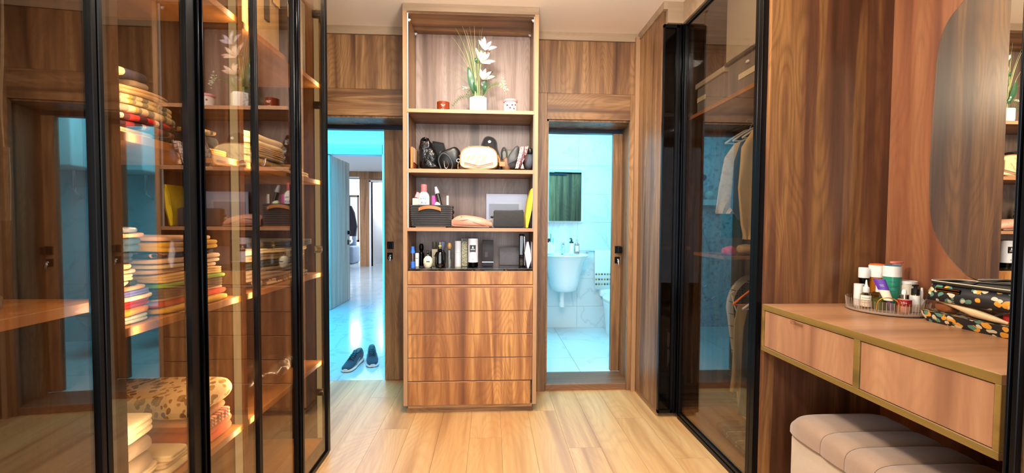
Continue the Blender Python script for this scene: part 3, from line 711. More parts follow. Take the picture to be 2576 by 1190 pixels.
# ------------------------------------------------------------------ builders of small things
def MPP(Y): return Y / F_PX
def xat(px, Y, py=560): return at(px, py, Y=Y).x
def bottle(t, c, r, prof, m, name='bottle_body', seg=20, sx=1, sy=1):
    return obj(name, MB().lathe(prof, c, seg, sx, sy), m, t, smooth=35)
def softbag(c, wx, wy, h, e=.45, amp=.006, freq=14, seed=0, seg=28, rings=16, taper=0, lean=0):
    """a rounded soft body standing on z = c[2]"""
    b = MB(); b.ball((0, 0, 0), wx / 2, wy / 2, h / 2, seg, rings, e)
    b.rough(amp, freq, seed)
    zm = min(v.co.z for v in b.b.verts)
    for v in b.b.verts:
        f = (v.co.z - zm) / h
        v.co.x *= 1 - taper * f; v.co.y *= 1 - taper * f; v.co.x += lean * f * h
        v.co.z = max(v.co.z - zm, 0)
        v.co += Vector(c)
    return b
def folded(mb, y0, y1, x0, x1, z0, z1, layers=2, amp=.006, seed=0, ny=14, endr=.25):
    """a folded garment: a stack of rounded folds whose fronts face +x and ends face the sides"""
    out = []
    H_ = z1 - z0; L = layers; lh = H_ / L; cx_ = (x0 + x1) / 2; cy_ = (y0 + y1) / 2
    pts = []
    K = 5
    for l in range(L):
        for k in range(K + 1):
            a = -PI / 2 + PI * k / K
            if l and k == 0: continue
            pts.append(((x1 - x0) / 2 - lh * .55 + lh * .55 * math.cos(a), (l + .5) * lh + lh * .5 * math.sin(a)))
    for l in reversed(range(L)):
        for k in range(K + 1):
            a = PI / 2 + PI * k / K
            if l != L - 1 and k == 0: continue
            pts.append((-(x1 - x0) / 2 + lh * .55 + lh * .55 * math.cos(a), (l + .5) * lh + lh * .5 * math.sin(a)))
    pts = pts[:-1]
    rings = []
    for j in range(ny + 1):
        v = -1 + 2 * j / ny
        s = (1 - abs(v) ** 6) ** .35 if abs(v) < 1 else 0.0
        s = max(s, .12)
        zc_ = H_ / 2
        yv = cy_ + (y1 - y0) / 2 * v
        rings.append([(cx_ + px_ * (1 - endr * (1 - s)), yv, z0 + zc_ + (pz - zc_) * (.55 + .45 * s)) for px_, pz in pts])
    nb = MB().loft(rings)
    for v in nb.b.verts:
        nz = noise.noise_vector(Vector((v.co.x * 9, v.co.y * 9, seed * 7.3 + v.co.z * 4)))
        f = (v.co.z - z0) / H_
        v.co.x += nz.x * amp * 1.6; v.co.y += nz.y * amp * 1.4
        zr0 = v.co.z - SB[0]
        v.co.z += noise.noise(Vector((v.co.x * 6, v.co.y * 6, SB[0] * 5 + zr0 * 2))) * .010 * min(1, max(0, zr0 / .05))
    me = bpy.data.meshes.new('t'); nb.b.to_mesh(me); nb.b.free(); mb.b.from_mesh(me); bpy.data.meshes.remove(me)
    return mb
SB = [0.0]
def pillow(pts, Y, dep, zb, amp=.004, freq=14, seed=0, flat=.42, sm=2, rings=13):
    """a soft upright body whose front outline is given as seen in the photograph, rounded towards its front and back"""
    o = [at(a, b_, Y=Y) for a, b_ in pts]; o = smooth_loop([(p_.x, p_.z) for p_ in o], sm)
    cx_ = sum(p_[0] for p_ in o) / len(o); cz_ = sum(p_[1] for p_ in o) / len(o); R = []
    for k in range(rings):
        th = math.radians(-86 + 172 * k / (rings - 1)); s_ = math.cos(th) ** flat; y = Y + dep / 2 + dep / 2 * math.sin(th)
        for f in ([1.0] if 0 < k < rings - 1 else ([.35, .75, 1.0] if k == 0 else [1.0, .75, .35])): R.append([(cx_ + (a - cx_) * s_ * f, y, cz_ + (c - cz_) * s_ * f) for a, c in o])
    b = MB().loft(R)
    for v in b.b.verts:
        n_ = noise.noise_vector(Vector((v.co.x * freq, v.co.y * freq * .6, v.co.z * freq)) + Vector((seed * 3.1, 0, seed))); v.co += n_ * amp
        v.co.z = max(v.co.z, zb)
    return b
def ZP(*uv): return [(1000 + u / 6.779, 280 + v / 6.779) for u, v in uv]
def stack(x0, x1, y0, y1, z, items, group, cat='clothes', name='folded_garment', shrink=0.0, seed=0):
    """folded things one on another; items: (height, material, label, layers, dy0, dy1)"""
    rnd = random.Random(seed); SB[0] = z
    for i, it in enumerate(items):
        h, m, lab, L = it[:4]; a, b_ = (it[4:] + (0, 0))[:2] if len(it) > 4 else (0, 0)
        jx = rnd.uniform(-.012, .008); jy0, jy1 = rnd.uniform(-.003, .010), rnd.uniform(-.014, .004); L = L + (1 if h > .019 and rnd.random() < .6 else 0)
        t = obj(name, folded(MB(), y0 + a + jy0, y1 + b_ + jy1, x0, x1 + jx, z, z + h, L, .006, seed * 13 + i), m, smooth=50, sub=1)
        tag(t, lab, cat, group); z += h * .985 + .0005
    return z
def garment(rows, y, th, ripple=.006, waves=5, seed=0, N=30):
    """hanging cloth: rows of (z, x_left, x_right), thickness th across y"""
    rings = []
    fine = []
    for (a, b_) in zip(rows[:-1], rows[1:]):
        k = max(2, int(abs(a[0] - b_[0]) / .05))
        for i in range(k): f = i / k; fine.append(tuple(a[j] + (b_[j] - a[j]) * f for j in range(3)))
    fine.append(rows[-1]); z0, z1 = rows[0][0], rows[-1][0]
    for z, xl, xr in fine:
        f = (z - z0) / (z1 - z0) if z1 != z0 else 0
        xm, hw = (xl + xr) / 2, (xr - xl) / 2; r = []
        for i in range(N):
            a = 2 * PI * i / N; u = math.cos(a)
            rp = ripple * (.3 + f) * math.sin(waves * PI * u + seed + 1.2 * math.sin(z * 7 + seed))
            r.append((xm + hw * u, y + (th * (.55 + .45 * f)) * math.copysign(abs(math.sin(a)) ** .7, math.sin(a)) + rp, z))
        rings.append(r)
    return MB().loft(rings)
def hanger(t, x, y, z, m, w=.2, col='hanger'):
    b = MB()
    b.tube([(x - w, y, z - .10), (x - w * .5, y, z - .05), (x, y, z - .015), (x + w * .5, y, z - .05), (x + w, y, z - .10)], .006, 8)
    b.tube([(x - w, y, z - .10), (x + w, y, z - .10)], .004, 8)
    hk_ = [(x, y, z - .015)] + [(x + .022 * math.sin(a), y, z + .028 - .022 * math.cos(a)) for a in [i * PI * 1.35 / 8 for i in range(1, 9)]]
    b.tube(hk_, .0028, 6)
    return obj(col, b, m, t, smooth=True)
# ------------------------------------------------------------------ top shelf of the display cabinet
S1, S2, S3 = [z + .0008 for z in SH]
Yt = 2.86
p = at(1115, 272, Y=Yt); r = 15.5 * MPP(Yt)
cn = thing('jar_candle', 'reddish brown glass jar candle at the left of the top cabinet shelf', 'candle', (p.x, Yt, S1))
obj('glass_jar', MB().lathe([(r * .9, 0), (r, .006), (r, .074), (r * .93, .074), (r * .93, .05)], (p.x, Yt, S1), 28), mat('amber_candle_jar', '7a2c14', .12), cn, smooth=30)
obj('wax', MB().lathe([(r * .9, 0), (r * .9, .05)], (p.x, Yt, S1 + .004), 24), mat('red_wax', '6b1f16', .4), cn)
cpm = mat('cream_print', 'f0c8a8', .5)
for xx, zz, ww in ((-.004, .050, .014), (.012, .049, .010), (.003, .041, .018), (-.006, .017, .005), (.006, .017, .005)): obj('printed_label', MB().box(p.x + xx - ww / 2, p.x + xx + ww / 2, Yt - r - .0008, Yt - r + .002, S1 + zz - .0028, S1 + zz + .0028), cpm, cn)
# the marble pot and its artificial arrangement
pv = at(1203, 274, Y=2.87); V = Vector((pv.x, 2.87, S1))
ar = thing('flower_arrangement', 'artificial pink lilies and tall grass in a faceted white marble pot on the top shelf', 'plant', V)
pr0 = 22.5 * MPP(2.87)
marb = marble('white_marble_pot', 'f6f4f1', 'a9a5a0', .25, scale=6, width=.03)
b = MB(); rings = []
for rr, z in ((.74, 0), (.92, .010), (1, .030), (1, .105), (.93, .112), (.86, .112), (.84, .09)):
    rings.append([(V.x + pr0 * rr * math.cos(2 * PI * (i + .5) / 8), V.y + pr0 * rr * math.sin(2 * PI * (i + .5) / 8), V.z + z) for i in range(8)])
obj('pot', b.loft(rings), marb, ar)
obj('moss', MB().ball((V.x, V.y, V.z + .094), pr0 * .8, pr0 * .8, .016, 16, 6), fabric('dark_moss', '2d3a1c'), ar, smooth=True)
def W(px, py, dyy=0): q = at(px, py, Y=V.y + dyy); return Vector((q.x, V.y + dyy, q.z))
def bez(a, c, b_, n=10): return [a * (1 - t) ** 2 + c * 2 * t * (1 - t) + b_ * t * t for t in [i / n for i in range(n + 1)]]
base = Vector((V.x, V.y, V.z + .10))
gr_m = [mat('grass_green', '8fa35a', .5), mat('grass_dark_green', '5c7a38', .5), mat('grass_pale', 'b3b884', .55)]
tips = [(1145, 70, 0), (1150, 50, .05), (1163, 66, -.05), (1181, 58, .03), (1180, 86, .1), (1193, 55, -.02), (1214, 61, .04), (1208, 75, -.06), (1152, 132, .08), (1136, 92, -.07), (1160, 92, .1), (1172, 75, -.1), (1154, 150, .1), (1196, 90, .02), (1187, 100, .05), (1128, 175, .05), (1147, 228, .03), (1165, 110, 0), (1205, 108, -.05), (1176, 120, .02), (1160, 165, .06)]
for i, (px, py, dd) in enumerate(tips):
    tip = W(px, py, max(dd, -.04)); tip.z = min(tip.z, zc(34) - .012 - .01 * (i % 3));  b0 = base + Vector((random.uniform(-.02, .005), random.uniform(-.015, .015), 0))
    mid = Vector((b0.x * .7 + tip.x * .3, (b0.y + tip.y) / 2, b0.z * .35 + tip.z * .65 + .02))
    if py > 200: mid = Vector(((b0.x + tip.x) / 2 - .01, tip.y, b0.z + .13))
    obj('grass_blade', MB().tube(bez(b0, mid, tip), [.0024 * (1 - .85 * (k / 10)) for k in range(11)], 5), gr_m[i % 3], ar, smooth=True)
leaf_m = mat('glossy_leaf_green', '2f5a3c', .3)
def leaf(a, b_, wd, m, nrm=Vector((0, -1, 0)), curl=.015, name='leaf', thick=.0008):
    d = b_ - a; side = d.cross(nrm).normalized(); n = 8; co = []; fs = []
    for i in range(n + 1):
        t = i / n; c = a + d * t + nrm * curl * math.sin(PI * t); ww = wd * math.sin(PI * min(t * .92 + .05, 1)) ** .8
        co += [c - side * ww / 2 - nrm * .002, c + nrm * .003, c + side * ww / 2 - nrm * .002]
    for i in range(n):
        for k in (0, 1): fs.append((i * 3 + k, i * 3 + k + 1, i * 3 + k + 4, i * 3 + k + 3))
    co2 = [c - nrm * thick for c in co]; m0 = len(co)
    fs2 = [tuple(m0 + q for q in reversed(f)) for f in fs]
    return MB().poly(co + co2, fs + fs2)
for a, b_, wd in (((1192, 236), (1178, 168), .045), ((1200, 238), (1190, 205), .02), ((1204, 160), (1195, 146), .03), ((1214, 200), (1240, 180), .02), ((1216, 240), (1224, 200), .024)):
    obj('leaf', leaf(W(*a), W(*b_, -.02), wd, leaf_m), leaf_m, ar, smooth=True)
pet_m = mat('pale_pink_petal', 'e4c4b4', .5); pet2 = mat('lilac_petal', 'c9bed0', .5)
stem_m = mat('stem_green', '7f9a4e', .5)
obj('flower_stem', MB().tube([base + Vector((.01, 0, 0)), W(1206, 190), W(1212, 150), W(1217, 118), W(1220, 100)], .003, 7), stem_m, ar, smooth=True)
def lily(px, py, tips_, m, dd=-.02):
    c = W(px, py, dd); fl_ = MB()
    for (a, q, d2) in tips_:
        tp = W(a, q, dd + d2)
        l = leaf(c, tp, .024, m, Vector((0, -1, 0)) if d2 >= 0 else Vector((.2, -1, .2)).normalized(), .012)
        me = bpy.data.meshes.new('t'); l.b.to_mesh(me); l.b.free(); fl_.b.from_mesh(me); bpy.data.meshes.remove(me)
    f = obj('lily_flower', fl_, m, ar, smooth=True)
    st = MB()
    for k in range(4): st.tube([c, c + Vector((.012 + .006 * k, -.02, .03 - .006 * k))], .0009, 4)
    obj('stamen', st, mat('stamen_brown', '9a6a3a', .6) if 'stamen_brown' not in bpy.data.materials else bpy.data.materials['stamen_brown'], f)
lily(1220, 126, [(1218, 92, 0), (1204, 100, .02), (1236, 104, -.02), (1250, 118, 0), (1230, 122, -.03), (1212, 98, -.03)], pet2)
lily(1212, 158, [(1210, 126, 0), (1197, 121, .02), (1232, 134, -.02), (1246, 154, 0), (1234, 160, -.03), (1222, 128, .02)], pet_m)
lily(1214, 200, [(1208, 174, 0), (1222, 172, .02), (1236, 180, -.02), (1245, 192, 0), (1228, 188, -.03), (1207, 180, .03)], pet_m)
lily(1210, 212, [(1226, 196, 0), (1220, 214, .01), (1224, 204, -.02)], mat('grey_petal', 'b8bcc0', .5), .03)
lily(1224, 134, [(1234, 122, .02), (1228, 118, .02), (1232, 132, 0)], pet_m, .03)
obj('lily_bud', MB().ball(W(1198, 125), .006, .006, .013, 8, 6), pet_m, ar, smooth=True)
fern_m = mat('fern_green', '55703a', .6)
def fern(pts, nl, L, m=fern_m):
    path = bez(*pts, n=nl); b = MB(); b.tube(path, .0012, 4)
    for i in range(2, nl):
        d = (path[i] - path[i - 1]).normalized(); ln = L * (1 - .6 * i / nl)
        for sgn in (-1, 1):
            s_ = (d.cross(Vector((0, 1, 0))) * sgn + d * .6).normalized()
            for q in range(3):
                o_ = path[i] + s_ * ln * q / 3 + Vector((0, random.uniform(-.004, .004), 0))
                b.tube([o_, o_ + (s_ + d * (.6 if q % 2 else -.2)).normalized() * ln * .45], [.0022, .0004], 4)
    obj('fern_frond', b, m, ar)
fern((base, W(1165, 225), W(1136, 270, -.02)), 16, .026)
fern((base, W(1225, 190, .02), W(1250, 192, .03)), 14, .034)
fern((base + Vector((.01, 0, 0)), W(1228, 205, -.03), W(1256, 212, -.03)), 14, .026)
fern((base, W(1185, 200, -.03), W(1172, 245, -.04)), 10, .016)
gyp_m = mat('tiny_white_blossom', 'eef0e2', .6); gyp_s = mat('thin_yellow_stem', 'a8b464', .6)
for cx_, cyy, R_, nn in ((1267, 216, 16, 34), (1171, 222, 9, 14)):
    c = W(cx_, cyy, -.02)
    obj('sprig_stem', MB().tube(bez(base + Vector((.02, 0, 0)), W((cx_ + 1203) / 2, cyy - 12), c), .0013, 5), gyp_s, ar)
    b = MB(); sb = MB()
    for k in range(nn):
        o_ = Vector((random.gauss(0, .35) * R_ * MPP(2.87), random.gauss(0, .012), random.gauss(0, .45) * R_ * MPP(2.87)))
        b.ball(c + o_, .0045, .0045, .0038, 6, 4); sb.tube([c + Vector((-.01, 0, .01)), c + o_], .0006, 3)
    o = obj('tiny_blossoms', b, gyp_m, ar, smooth=True); o['kind'] = 'stuff'
    o = obj('sprig_twigs', sb, gyp_s, ar); o['kind'] = 'stuff'
# pink lantern with cut-out stars
p = at(1284, 273, Y=2.86); r = 16.5 * MPP(2.86)
lt = thing('tealight_lantern', 'pink and white ceramic tealight lantern with cut-out stars at the right of the top shelf', 'lantern', (p.x, 2.86, S1))
pk = mat('pink_ceramic', 'f2a3a6', .3); pkw = mat('blush_white_ceramic', 'f7e2dc', .3)
obj('body', MB().lathe([(r * .86, 0), (r * .97, .008), (r, .03), (r, .066), (r * .92, .078), (r * .9, .086), (r * .8, .086), (r * .8, .06)], (p.x, 2.86, S1), 28), pkw, lt, smooth=40)
obj('rim', MB().lathe([(r * .9, .082), (r * 1.07, .086), (r * 1.08, .097), (r * 1.0, .1), (r * .85, .1), (r * .85, .084)], (p.x, 2.86, S1), 28, cap=False), pk, lt, smooth=40)
obj('base_ring', MB().lathe([(r * .9, 0), (r * .99, .004), (r * .99, .009), (r * .9, .012)], (p.x, 2.86, S1), 28), pk, lt, smooth=40)
dk = mat('dark_maroon_hole_shade', '4a1010', .6)  # dark flat stars stand in for the shade inside the holes
for (ax, zz, s_) in ((-.55, .055, .010), (.22, .056, .010), (-.62, .016, .008), (-.1, .036, .011), (.5, .032, .008), (.15, .014, .009), (-.15, .072, .004), (.75, .06, .008)):
    pts = []
    for k in range(10):
        q = s_ * (1 if k % 2 == 0 else .42); a = PI / 2 + k * PI / 5; pts.append((q * math.cos(a), q * math.sin(a)))
    M = Matrix.Translation((p.x, 2.86, S1 + zz)) @ Matrix.Rotation(ax, 4, 'Z') @ Matrix.Translation((0, -r - .0012, 0))
    obj('star_hole_shade', MB().prism(pts, 0, .004, 'Y', M), dk, lt)
# ------------------------------------------------------------------ second shelf: handbags
Z2 = S2; MP = MPP(2.86)
blk_leather = mat('black_leather', '141416', .38); blk_patent = NT('black_patent_crinkle'); v_ = blk_patent.coord()
blk_patent.bsdf(lin('0c0c0f'), .14, bump=blk_patent.noise(v_, 20, 3, .55, 1.2), bstr=.7, bdist=.012); blk_patent = blk_patent.m
blk_fab = fabric('black_canvas', '17181b', .8, bstr=.3); tan_l = mat('tan_leather', 'b5703c', .45); grey_l = mat('charcoal_leather', '3a3e44', .5); olive_l = mat('grey_green_leather', '77776a', .5)
t = thing('clutch', 'slim reddish brown leather clutch standing upright at the left end of the bag shelf', 'bag', (xat(1036, 2.85), 2.86, Z2)); x = xat(1040, 2.86)
obj('body', MB().box(x - .012, x + .012, 2.80, 2.98, Z2, Z2 + .155, bev=.006, M=Matrix.Translation((0, 0, 0)) @ Matrix.Shear('XY', 4, (0, 0)) if False else None), mat('russet_leather', '8c4a28', .45), t, smooth=True)
obj('flap', MB().box(x + .0122, x + .016, 2.81, 2.97, Z2 + .05, Z2 + .148, bev=.001), mat('cream_piping', 'd8b08c', .5), t)
obj('zip', MB().box(x - .003, x + .003, 2.796, 2.80, Z2 + .01, Z2 + .15), gold, t)
t = thing('wallet', 'black wallet with a pale bead squeezed beside the brown clutch', 'wallet', (xat(1029, 2.9), 2.9, Z2)); x = xat(1032, 2.93)
obj('body', MB().box(x - .008, x + .006, 2.90, 3.0, Z2, Z2 + .165, bev=.006), blk_leather, t, smooth=True)
obj('bead', MB().ball((x + .0, 2.888, Z2 + .152), .009, .009, .009, 12, 8), mat('pearl', 'f3ead8', .2), t, smooth=True)
# crumpled patent bag
x0 = xat(1075, 2.86); t = thing('patent_leather_bag', 'crumpled shiny black patent leather bag slumped behind the shelf front, left', 'bag', (x0, 2.86, Z2))
b = pillow(ZP((330, 975), (345, 700), (365, 480), (400, 432), (470, 450), (520, 430), (560, 520), (640, 640), (680, 800), (700, 975)), 2.82, .13, Z2, .013, 22, 3); obj('body', b, blk_patent, t, smooth=True)
obj('front_pocket', pillow(ZP((400, 975), (430, 800), (480, 780), (600, 860), (690, 940), (690, 975)), 2.79, .04, Z2, .008, 26, 5), blk_patent, t, smooth=True)
obj('strap', MB().tube([(x0 - .03, 2.85, Z2 + .17), (x0 - .035, 2.83, Z2 + .205), (x0 - .005, 2.82, Z2 + .215), (x0 + .01, 2.84, Z2 + .17), (x0 + .0, 2.82, Z2 + .10), (x0 + .05, 2.79, Z2 + .03)], .007, 8), blk_patent, t, smooth=True)
x0 = xat(1098, 2.95); t = thing('tote_bag', 'matte black tote bag upright at the back, behind the shiny crumpled bag', 'bag', (x0, 2.97, Z2))
obj('body', pillow(ZP((540, 975), (560, 480), (680, 505), (815, 530), (835, 975)), 2.975, .08, Z2, .004, 12, 8, .25, 1), blk_fab, t, smooth=True)
obj('pocket', MB().box(x0 + .02, x0 + .07, 2.93, 2.94, Z2 + .11, Z2 + .15, bev=.003), blk_leather, t)
x0 = xat(1131, 2.87); t = thing('shoulder_bag', 'soft black shoulder bag with looped strap, left of the cream bag', 'bag', (x0, 2.88, Z2))
obj('body', pillow(ZP((690, 975), (670, 750), (740, 660), (870, 610), (970, 578), (1030, 610), (1080, 690), (1075, 975)), 2.845, .12, Z2, .007, 14, 9), blk_leather, t, smooth=True)
q = [(x0 - .055, 2.82, Z2 + .01), (x0 - .07, 2.81, Z2 + .07), (x0 - .04, 2.80, Z2 + .112), (x0 + .0, 2.805, Z2 + .09), (x0 + .025, 2.80, Z2 + .04), (x0 + .02, 2.80, Z2 + .005)]
obj('strap', MB().tube(q, .006, 8), grey_l, t, smooth=True)
obj('buckle', MB().tube([(x0 - .03, 2.795, Z2 + .06), (x0 - .026, 2.79, Z2 + .02), (x0 - .012, 2.79, Z2 + .01), (x0 - .002, 2.795, Z2 + .03), (x0 - .01, 2.795, Z2 + .06)], .003, 6), steel, t, smooth=True)
# cream camera bag
bx0, bx1 = xat(1158, 2.79), xat(1250, 2.79); bc = (bx0 + bx1) / 2; bw_ = bx1 - bx0; bh = 58 * MPP(2.79)
t = thing('crossbody_bag', 'cream monogrammed camera bag with envelope pocket at the front of the bag shelf', 'bag', (bc, 2.81, Z2))
cream_l = mat('cream_leather', 'e2cc9c', .42); blush = mat('rose_taupe_leather', 'a87a6a', .5)
pts = smooth_loop([(bx0, Z2 + .002), (bx1, Z2 + .002), (bx1 + .003, Z2 + bh * .55), (bx1 - .012, Z2 + bh * .86), (bc + bw_ * .22, Z2 + bh), (bc - bw_ * .22, Z2 + bh), (bx0 + .012, Z2 + bh * .86), (bx0 - .003, Z2 + bh * .55)], 3)
obj('body', MB().prism(pts, 2.775, 2.85, 'Y'), cream_l, t)
q = [(a, 2.775, c) for a, c in pts]; obj('piping', MB().tube(q + q[:1], .0028, 6), tan_l, t, smooth=True)
q = [(a, 2.85, c) for a, c in pts]; obj('piping', MB().tube(q + q[:1], .0028, 6), tan_l, t, smooth=True)
fx0, fx1 = bx0 + .028, bx1 - .028; fz0, fz1 = Z2 + .012, Z2 + bh * .76
obj('pocket', MB().box(fx0, fx1, 2.768, 2.775, fz0, fz1, bev=.002), cream_l, t)
obj('pocket_trim', MB().prism([(fx0, fz0 + .035), (bc, fz0 + .012), (fx1, fz0 + .035), (fx1, fz0 + .022), (bc, fz0 - .0), (fx0, fz0 + .022)], 2.7655, 2.768, 'Y'), blush, t)
obj('pocket_flap', MB().prism([(fx0, fz0 + .037), (bc, fz0 + .015), (fx1, fz0 + .037), (fx1, fz1), (fx0, fz1)], 2.7625, 2.7668, 'Y'), cream_l, t)
brown_print = mat('brown_print', '9c7448', .6)
for (dx_, dz_) in ((-.082, .055), (-.045, .060), (.0, .060), (.045, .058), (-.02, .022), (.022, .028)):
    text('monogram', 'GUESS', .015, brown_print, (bc + dx_ * .9, 2.7621, fz0 + dz_ + .01), (PI / 2, -.75, 0), t, .0002)
for (dx_, dz_) in ((-.122, .06), (-.122, .1), (.122, .05), (.122, .09), (.0, .128)):
    text('monogram', 'GUESS', .011, brown_print, (bc + dx_, 2.7746, Z2 + dz_), (PI / 2, -.75, 0), t, .0002)
obj('zip', MB().box(bc - .07, bc + .07, 2.80, 2.806, Z2 + bh - .001, Z2 + bh + .003), gold, t)
ring = [(bx0 - .014 + .0115 * math.cos(a), 2.785, Z2 + .062 + .0115 * math.sin(a)) for a in [i * 2 * PI / 16 for i in range(17)]]
obj('ring', MB().tube(ring, .0022, 6), steel, t, smooth=True)
obj('charm', MB().tube([(bx0 - .014, 2.785, Z2 + .05), (bx0 - .016, 2.783, Z2 + .03), (bx0 - .015, 2.783, Z2 + .008)], [.003, .002, .0045], 8), gold, t, smooth=True)
obj('strap_tab', MB().tube([(bx1, 2.80, Z2 + .10), (bx1 + .012, 2.80, Z2 + .085), (bx1 + .018, 2.79, Z2 + .05)], .006, 6), tan_l, t, smooth=True)
tg = obj('luggage_tag', MB().box(bx1 + .014, bx1 + .055, 2.785, 2.79, Z2 + .026, Z2 + .058, bev=.002), tan_l); tag(tg, 'orange tan leather tag leaning at the right side of the cream bag', 'tag')
# hat
x0 = xat(1229, 2.95); t = thing('bucket_hat', 'black hat with a small white flower emblem resting behind the cream bag', 'hat', (x0, 2.96, Z2))
zb_ = at(1229, 400, Y=2.95).z; zt_h = at(1229, 338, Y=2.95).z
hb = MB().loft([[(x0 + rx * math.cos(2 * PI * i / 28), 2.96 + ry * math.sin(2 * PI * i / 28), z) for i in range(28)] for rx, ry, z in ((.085, .075, Z2), (.084, .07, Z2 + .05), (.078, .068, zt_h - .09), (.070, .064, zt_h - .05), (.062, .058, zt_h - .02), (.045, .045, zt_h - .004), (.02, .02, zt_h))])
hb.rough(.006, 9, 4, lo=Z2 + .01); obj('crown', pillow(ZP((1400, 975), (1395, 640), (1430, 520), (1470, 420), (1540, 388), (1630, 415), (1700, 480), (1712, 600), (1750, 720), (1750, 975)), 2.885, .14, Z2, .004, 12, 3, .5), blk_fab, t, smooth=True)
obj('brim', MB().loft([[(x0 + .012 + rx * math.cos(2 * PI * i / 28), 2.95 + ry * math.sin(2 * PI * i / 28), z) for i in range(28)] for rx, ry, z in ((.090, .085, Z2 + .05), (.089, .083, Z2 + .054), (.066, .064, Z2 + .105), (.064, .062, Z2 + .10))]).rough(.004, 9, 2), blk_fab, t, smooth=True)
e = at(1231.5, 356.5, Y=2.885); b = MB()
for k in range(5):
    a = PI / 2 + k * 2 * PI / 5; b.ball((e.x + .0065 * math.cos(a), 2.888, e.z + .0065 * math.sin(a)), .0052, .002, .0052, 8, 6)
b.ball((e.x, 2.888, e.z), .004, .002, .004, 8, 6); obj('flower_emblem', b, white_m, t, smooth=True)
x0 = xat(1277, 2.97); t = thing('grey_green_bag', 'grey-green leather bag standing at the back right of the black hat', 'bag', (x0, 2.98, Z2))
obj('body', softbag((x0, 2.99, Z2), .10, .06, .175, .35, .004, 12, 2), olive_l, t, smooth=True)
obj('handle', MB().tube([(x0 - .04, 2.955, Z2 + .10), (x0 - .048, 2.95, Z2 + .15), (x0 - .03, 2.95, Z2 + .185), (x0 - .01, 2.95, Z2 + .15), (x0 - .012, 2.95, Z2 + .08)], .006, 8), grey_l, t, smooth=True)
x0 = xat(1268, 2.9); t = obj('round_bag', softbag((x0 + .014, 2.90, Z2), .06, .06, .105, .8, .003, 10, 1), mat('brown_leather', '7a5138', .5), smooth=True); tag(t, 'small brown rounded bag half hidden right of the cream bag', 'bag')
x0 = xat(1294, 2.87); t = thing('pointed_bag', 'charcoal slouchy bag with a pointed top, right of the tan tag', 'bag', (x0, 2.88, Z2))
b = pillow(ZP((1860, 975), (1850, 880), (1880, 740), (2010, 580), (2060, 560), (2090, 600), (2060, 975)), 2.86, .10, Z2, .005, 16, 3)
obj('body', b, mat('charcoal_soft_leather', '4a4c50', .5), t, smooth=True)
obj('fold', MB().tube([(x0 - .045, 2.842, Z2 + .055), (x0, 2.84, Z2 + .075), (x0 + .04, 2.845, Z2 + .12)], [.004, .01, .003], 8), grey_l, t, smooth=True)
x0 = xat(1313, 2.83); t = thing('patterned_strap_bag', 'narrow bag with pink and cream patterned straps near the right end of the bag shelf', 'bag', (x0, 2.84, Z2))
pat_m = floral('pink_cream_pattern', 'ecd9c6', ['9c4f4a', 'b9867c', '6d3b58'], 90, .36)
obj('body', pillow(ZP((2010, 975), (2090, 620), (2230, 590), (2180, 975)), 2.84, .09, Z2, .003, 12, 4), mat('mauve_leather', '8a5560', .5), t, smooth=True)
for k, pp in enumerate((((2005, 975), (2100, 610), (2160, 600), (2120, 760), (2060, 975)), ((2100, 975), (2170, 780), (2180, 600), (2230, 590), (2210, 700), (2130, 850), (2160, 975)))):
    q_ = [at(a_, b_, Y=2.81) for a_, b_ in ZP(*pp)]; obj('strap', MB().prism([(p_.x, max(p_.z, Z2)) for p_ in q_], 2.808 + k * .010, 2.815 + k * .010, 'Y'), pat_m, t)
x0 = xat(1332, 2.83); t = thing('denim_grey_bag', 'slate grey fabric bag with black top at the right end of the bag shelf', 'bag', (x0, 2.86, Z2))
obj('body', pillow(ZP((2180, 975), (2220, 720), (2255, 600), (2310, 620), (2322, 975)), 2.83, .10, Z2, .004, 14, 6), fabric('slate_fabric', '545b68'), t, smooth=True)
obj('top', softbag((x0 + .003, 2.87, Z2 + .118), .036, .11, .05, .6, .005, 14, 6), blk_leather, t, smooth=True)
# ------------------------------------------------------------------ third shelf
Z3 = S3; YB = 2.86
bx0, bx1 = xat(1031, YB - .06), xat(1134, YB - .06); bc = (bx0 + bx1) / 2; rw_ = (bx1 - bx0) / 2; zbk = Z3 + .006; hb_ = at(1080, 516, Y=2.80).z - zbk
t = thing('rope_basket', 'black rope basket with tan leather handles, full of hair products, on the third shelf', 'basket', (bc, YB, zbk))
rope_m = fabric('black_rope', '232427', .8, '3a3b3f', 80)
nr = 10; pitch = hb_ / nr
for k in range(nr):
    f = 1 - .07 * (1 - k / nr) ** 2 - .02 * (k / nr); q = [(bc + rw_ * f * math.copysign(abs(math.cos(a)) ** .75, math.cos(a)), YB + .085 * f * math.copysign(abs(math.sin(a)) ** .75, math.sin(a)), zbk + pitch * (k + .5)) for a in [i * 2 * PI / 40 for i in range(41)]]
    obj('rope_coil', MB().tube(q, pitch * .58, 8), rope_m, t, smooth=True)
obj('base', MB().lathe([(1, 0), (1, .005)], (0, 0, 0), 32).xf(Matrix.Translation((bc, YB, zbk)) @ Matrix.Diagonal((rw_ * .9, .078, 1, 1))), rope_m, t)
def strap_arc(xa_, xb_, y, z0_, rise, m, t, wd=.022, n=12):
    b = MB(); co = []; 
    for i in range(n + 1):
        f = i / n; z = z0_ + rise * math.sin(PI * f) ** .7; x = xa_ + (xb_ - xa_) * f; yo = y - .012 * math.sin(PI * f)
        co += [(x, yo, z - wd / 2), (x, yo, z + wd / 2), (x, yo + .003, z + wd / 2), (x, yo + .003, z - wd / 2)]
    fs = [(0, 1, 2, 3), (n * 4 + 3, n * 4 + 2, n * 4 + 1, n * 4)]
    for i in range(n):
        for k in range(4): fs.append((i * 4 + k, (i + 1) * 4 + k, (i + 1) * 4 + (k + 1) % 4, i * 4 + (k + 1) % 4))
    return obj('leather_handle', b.poly(co, fs), m, t)
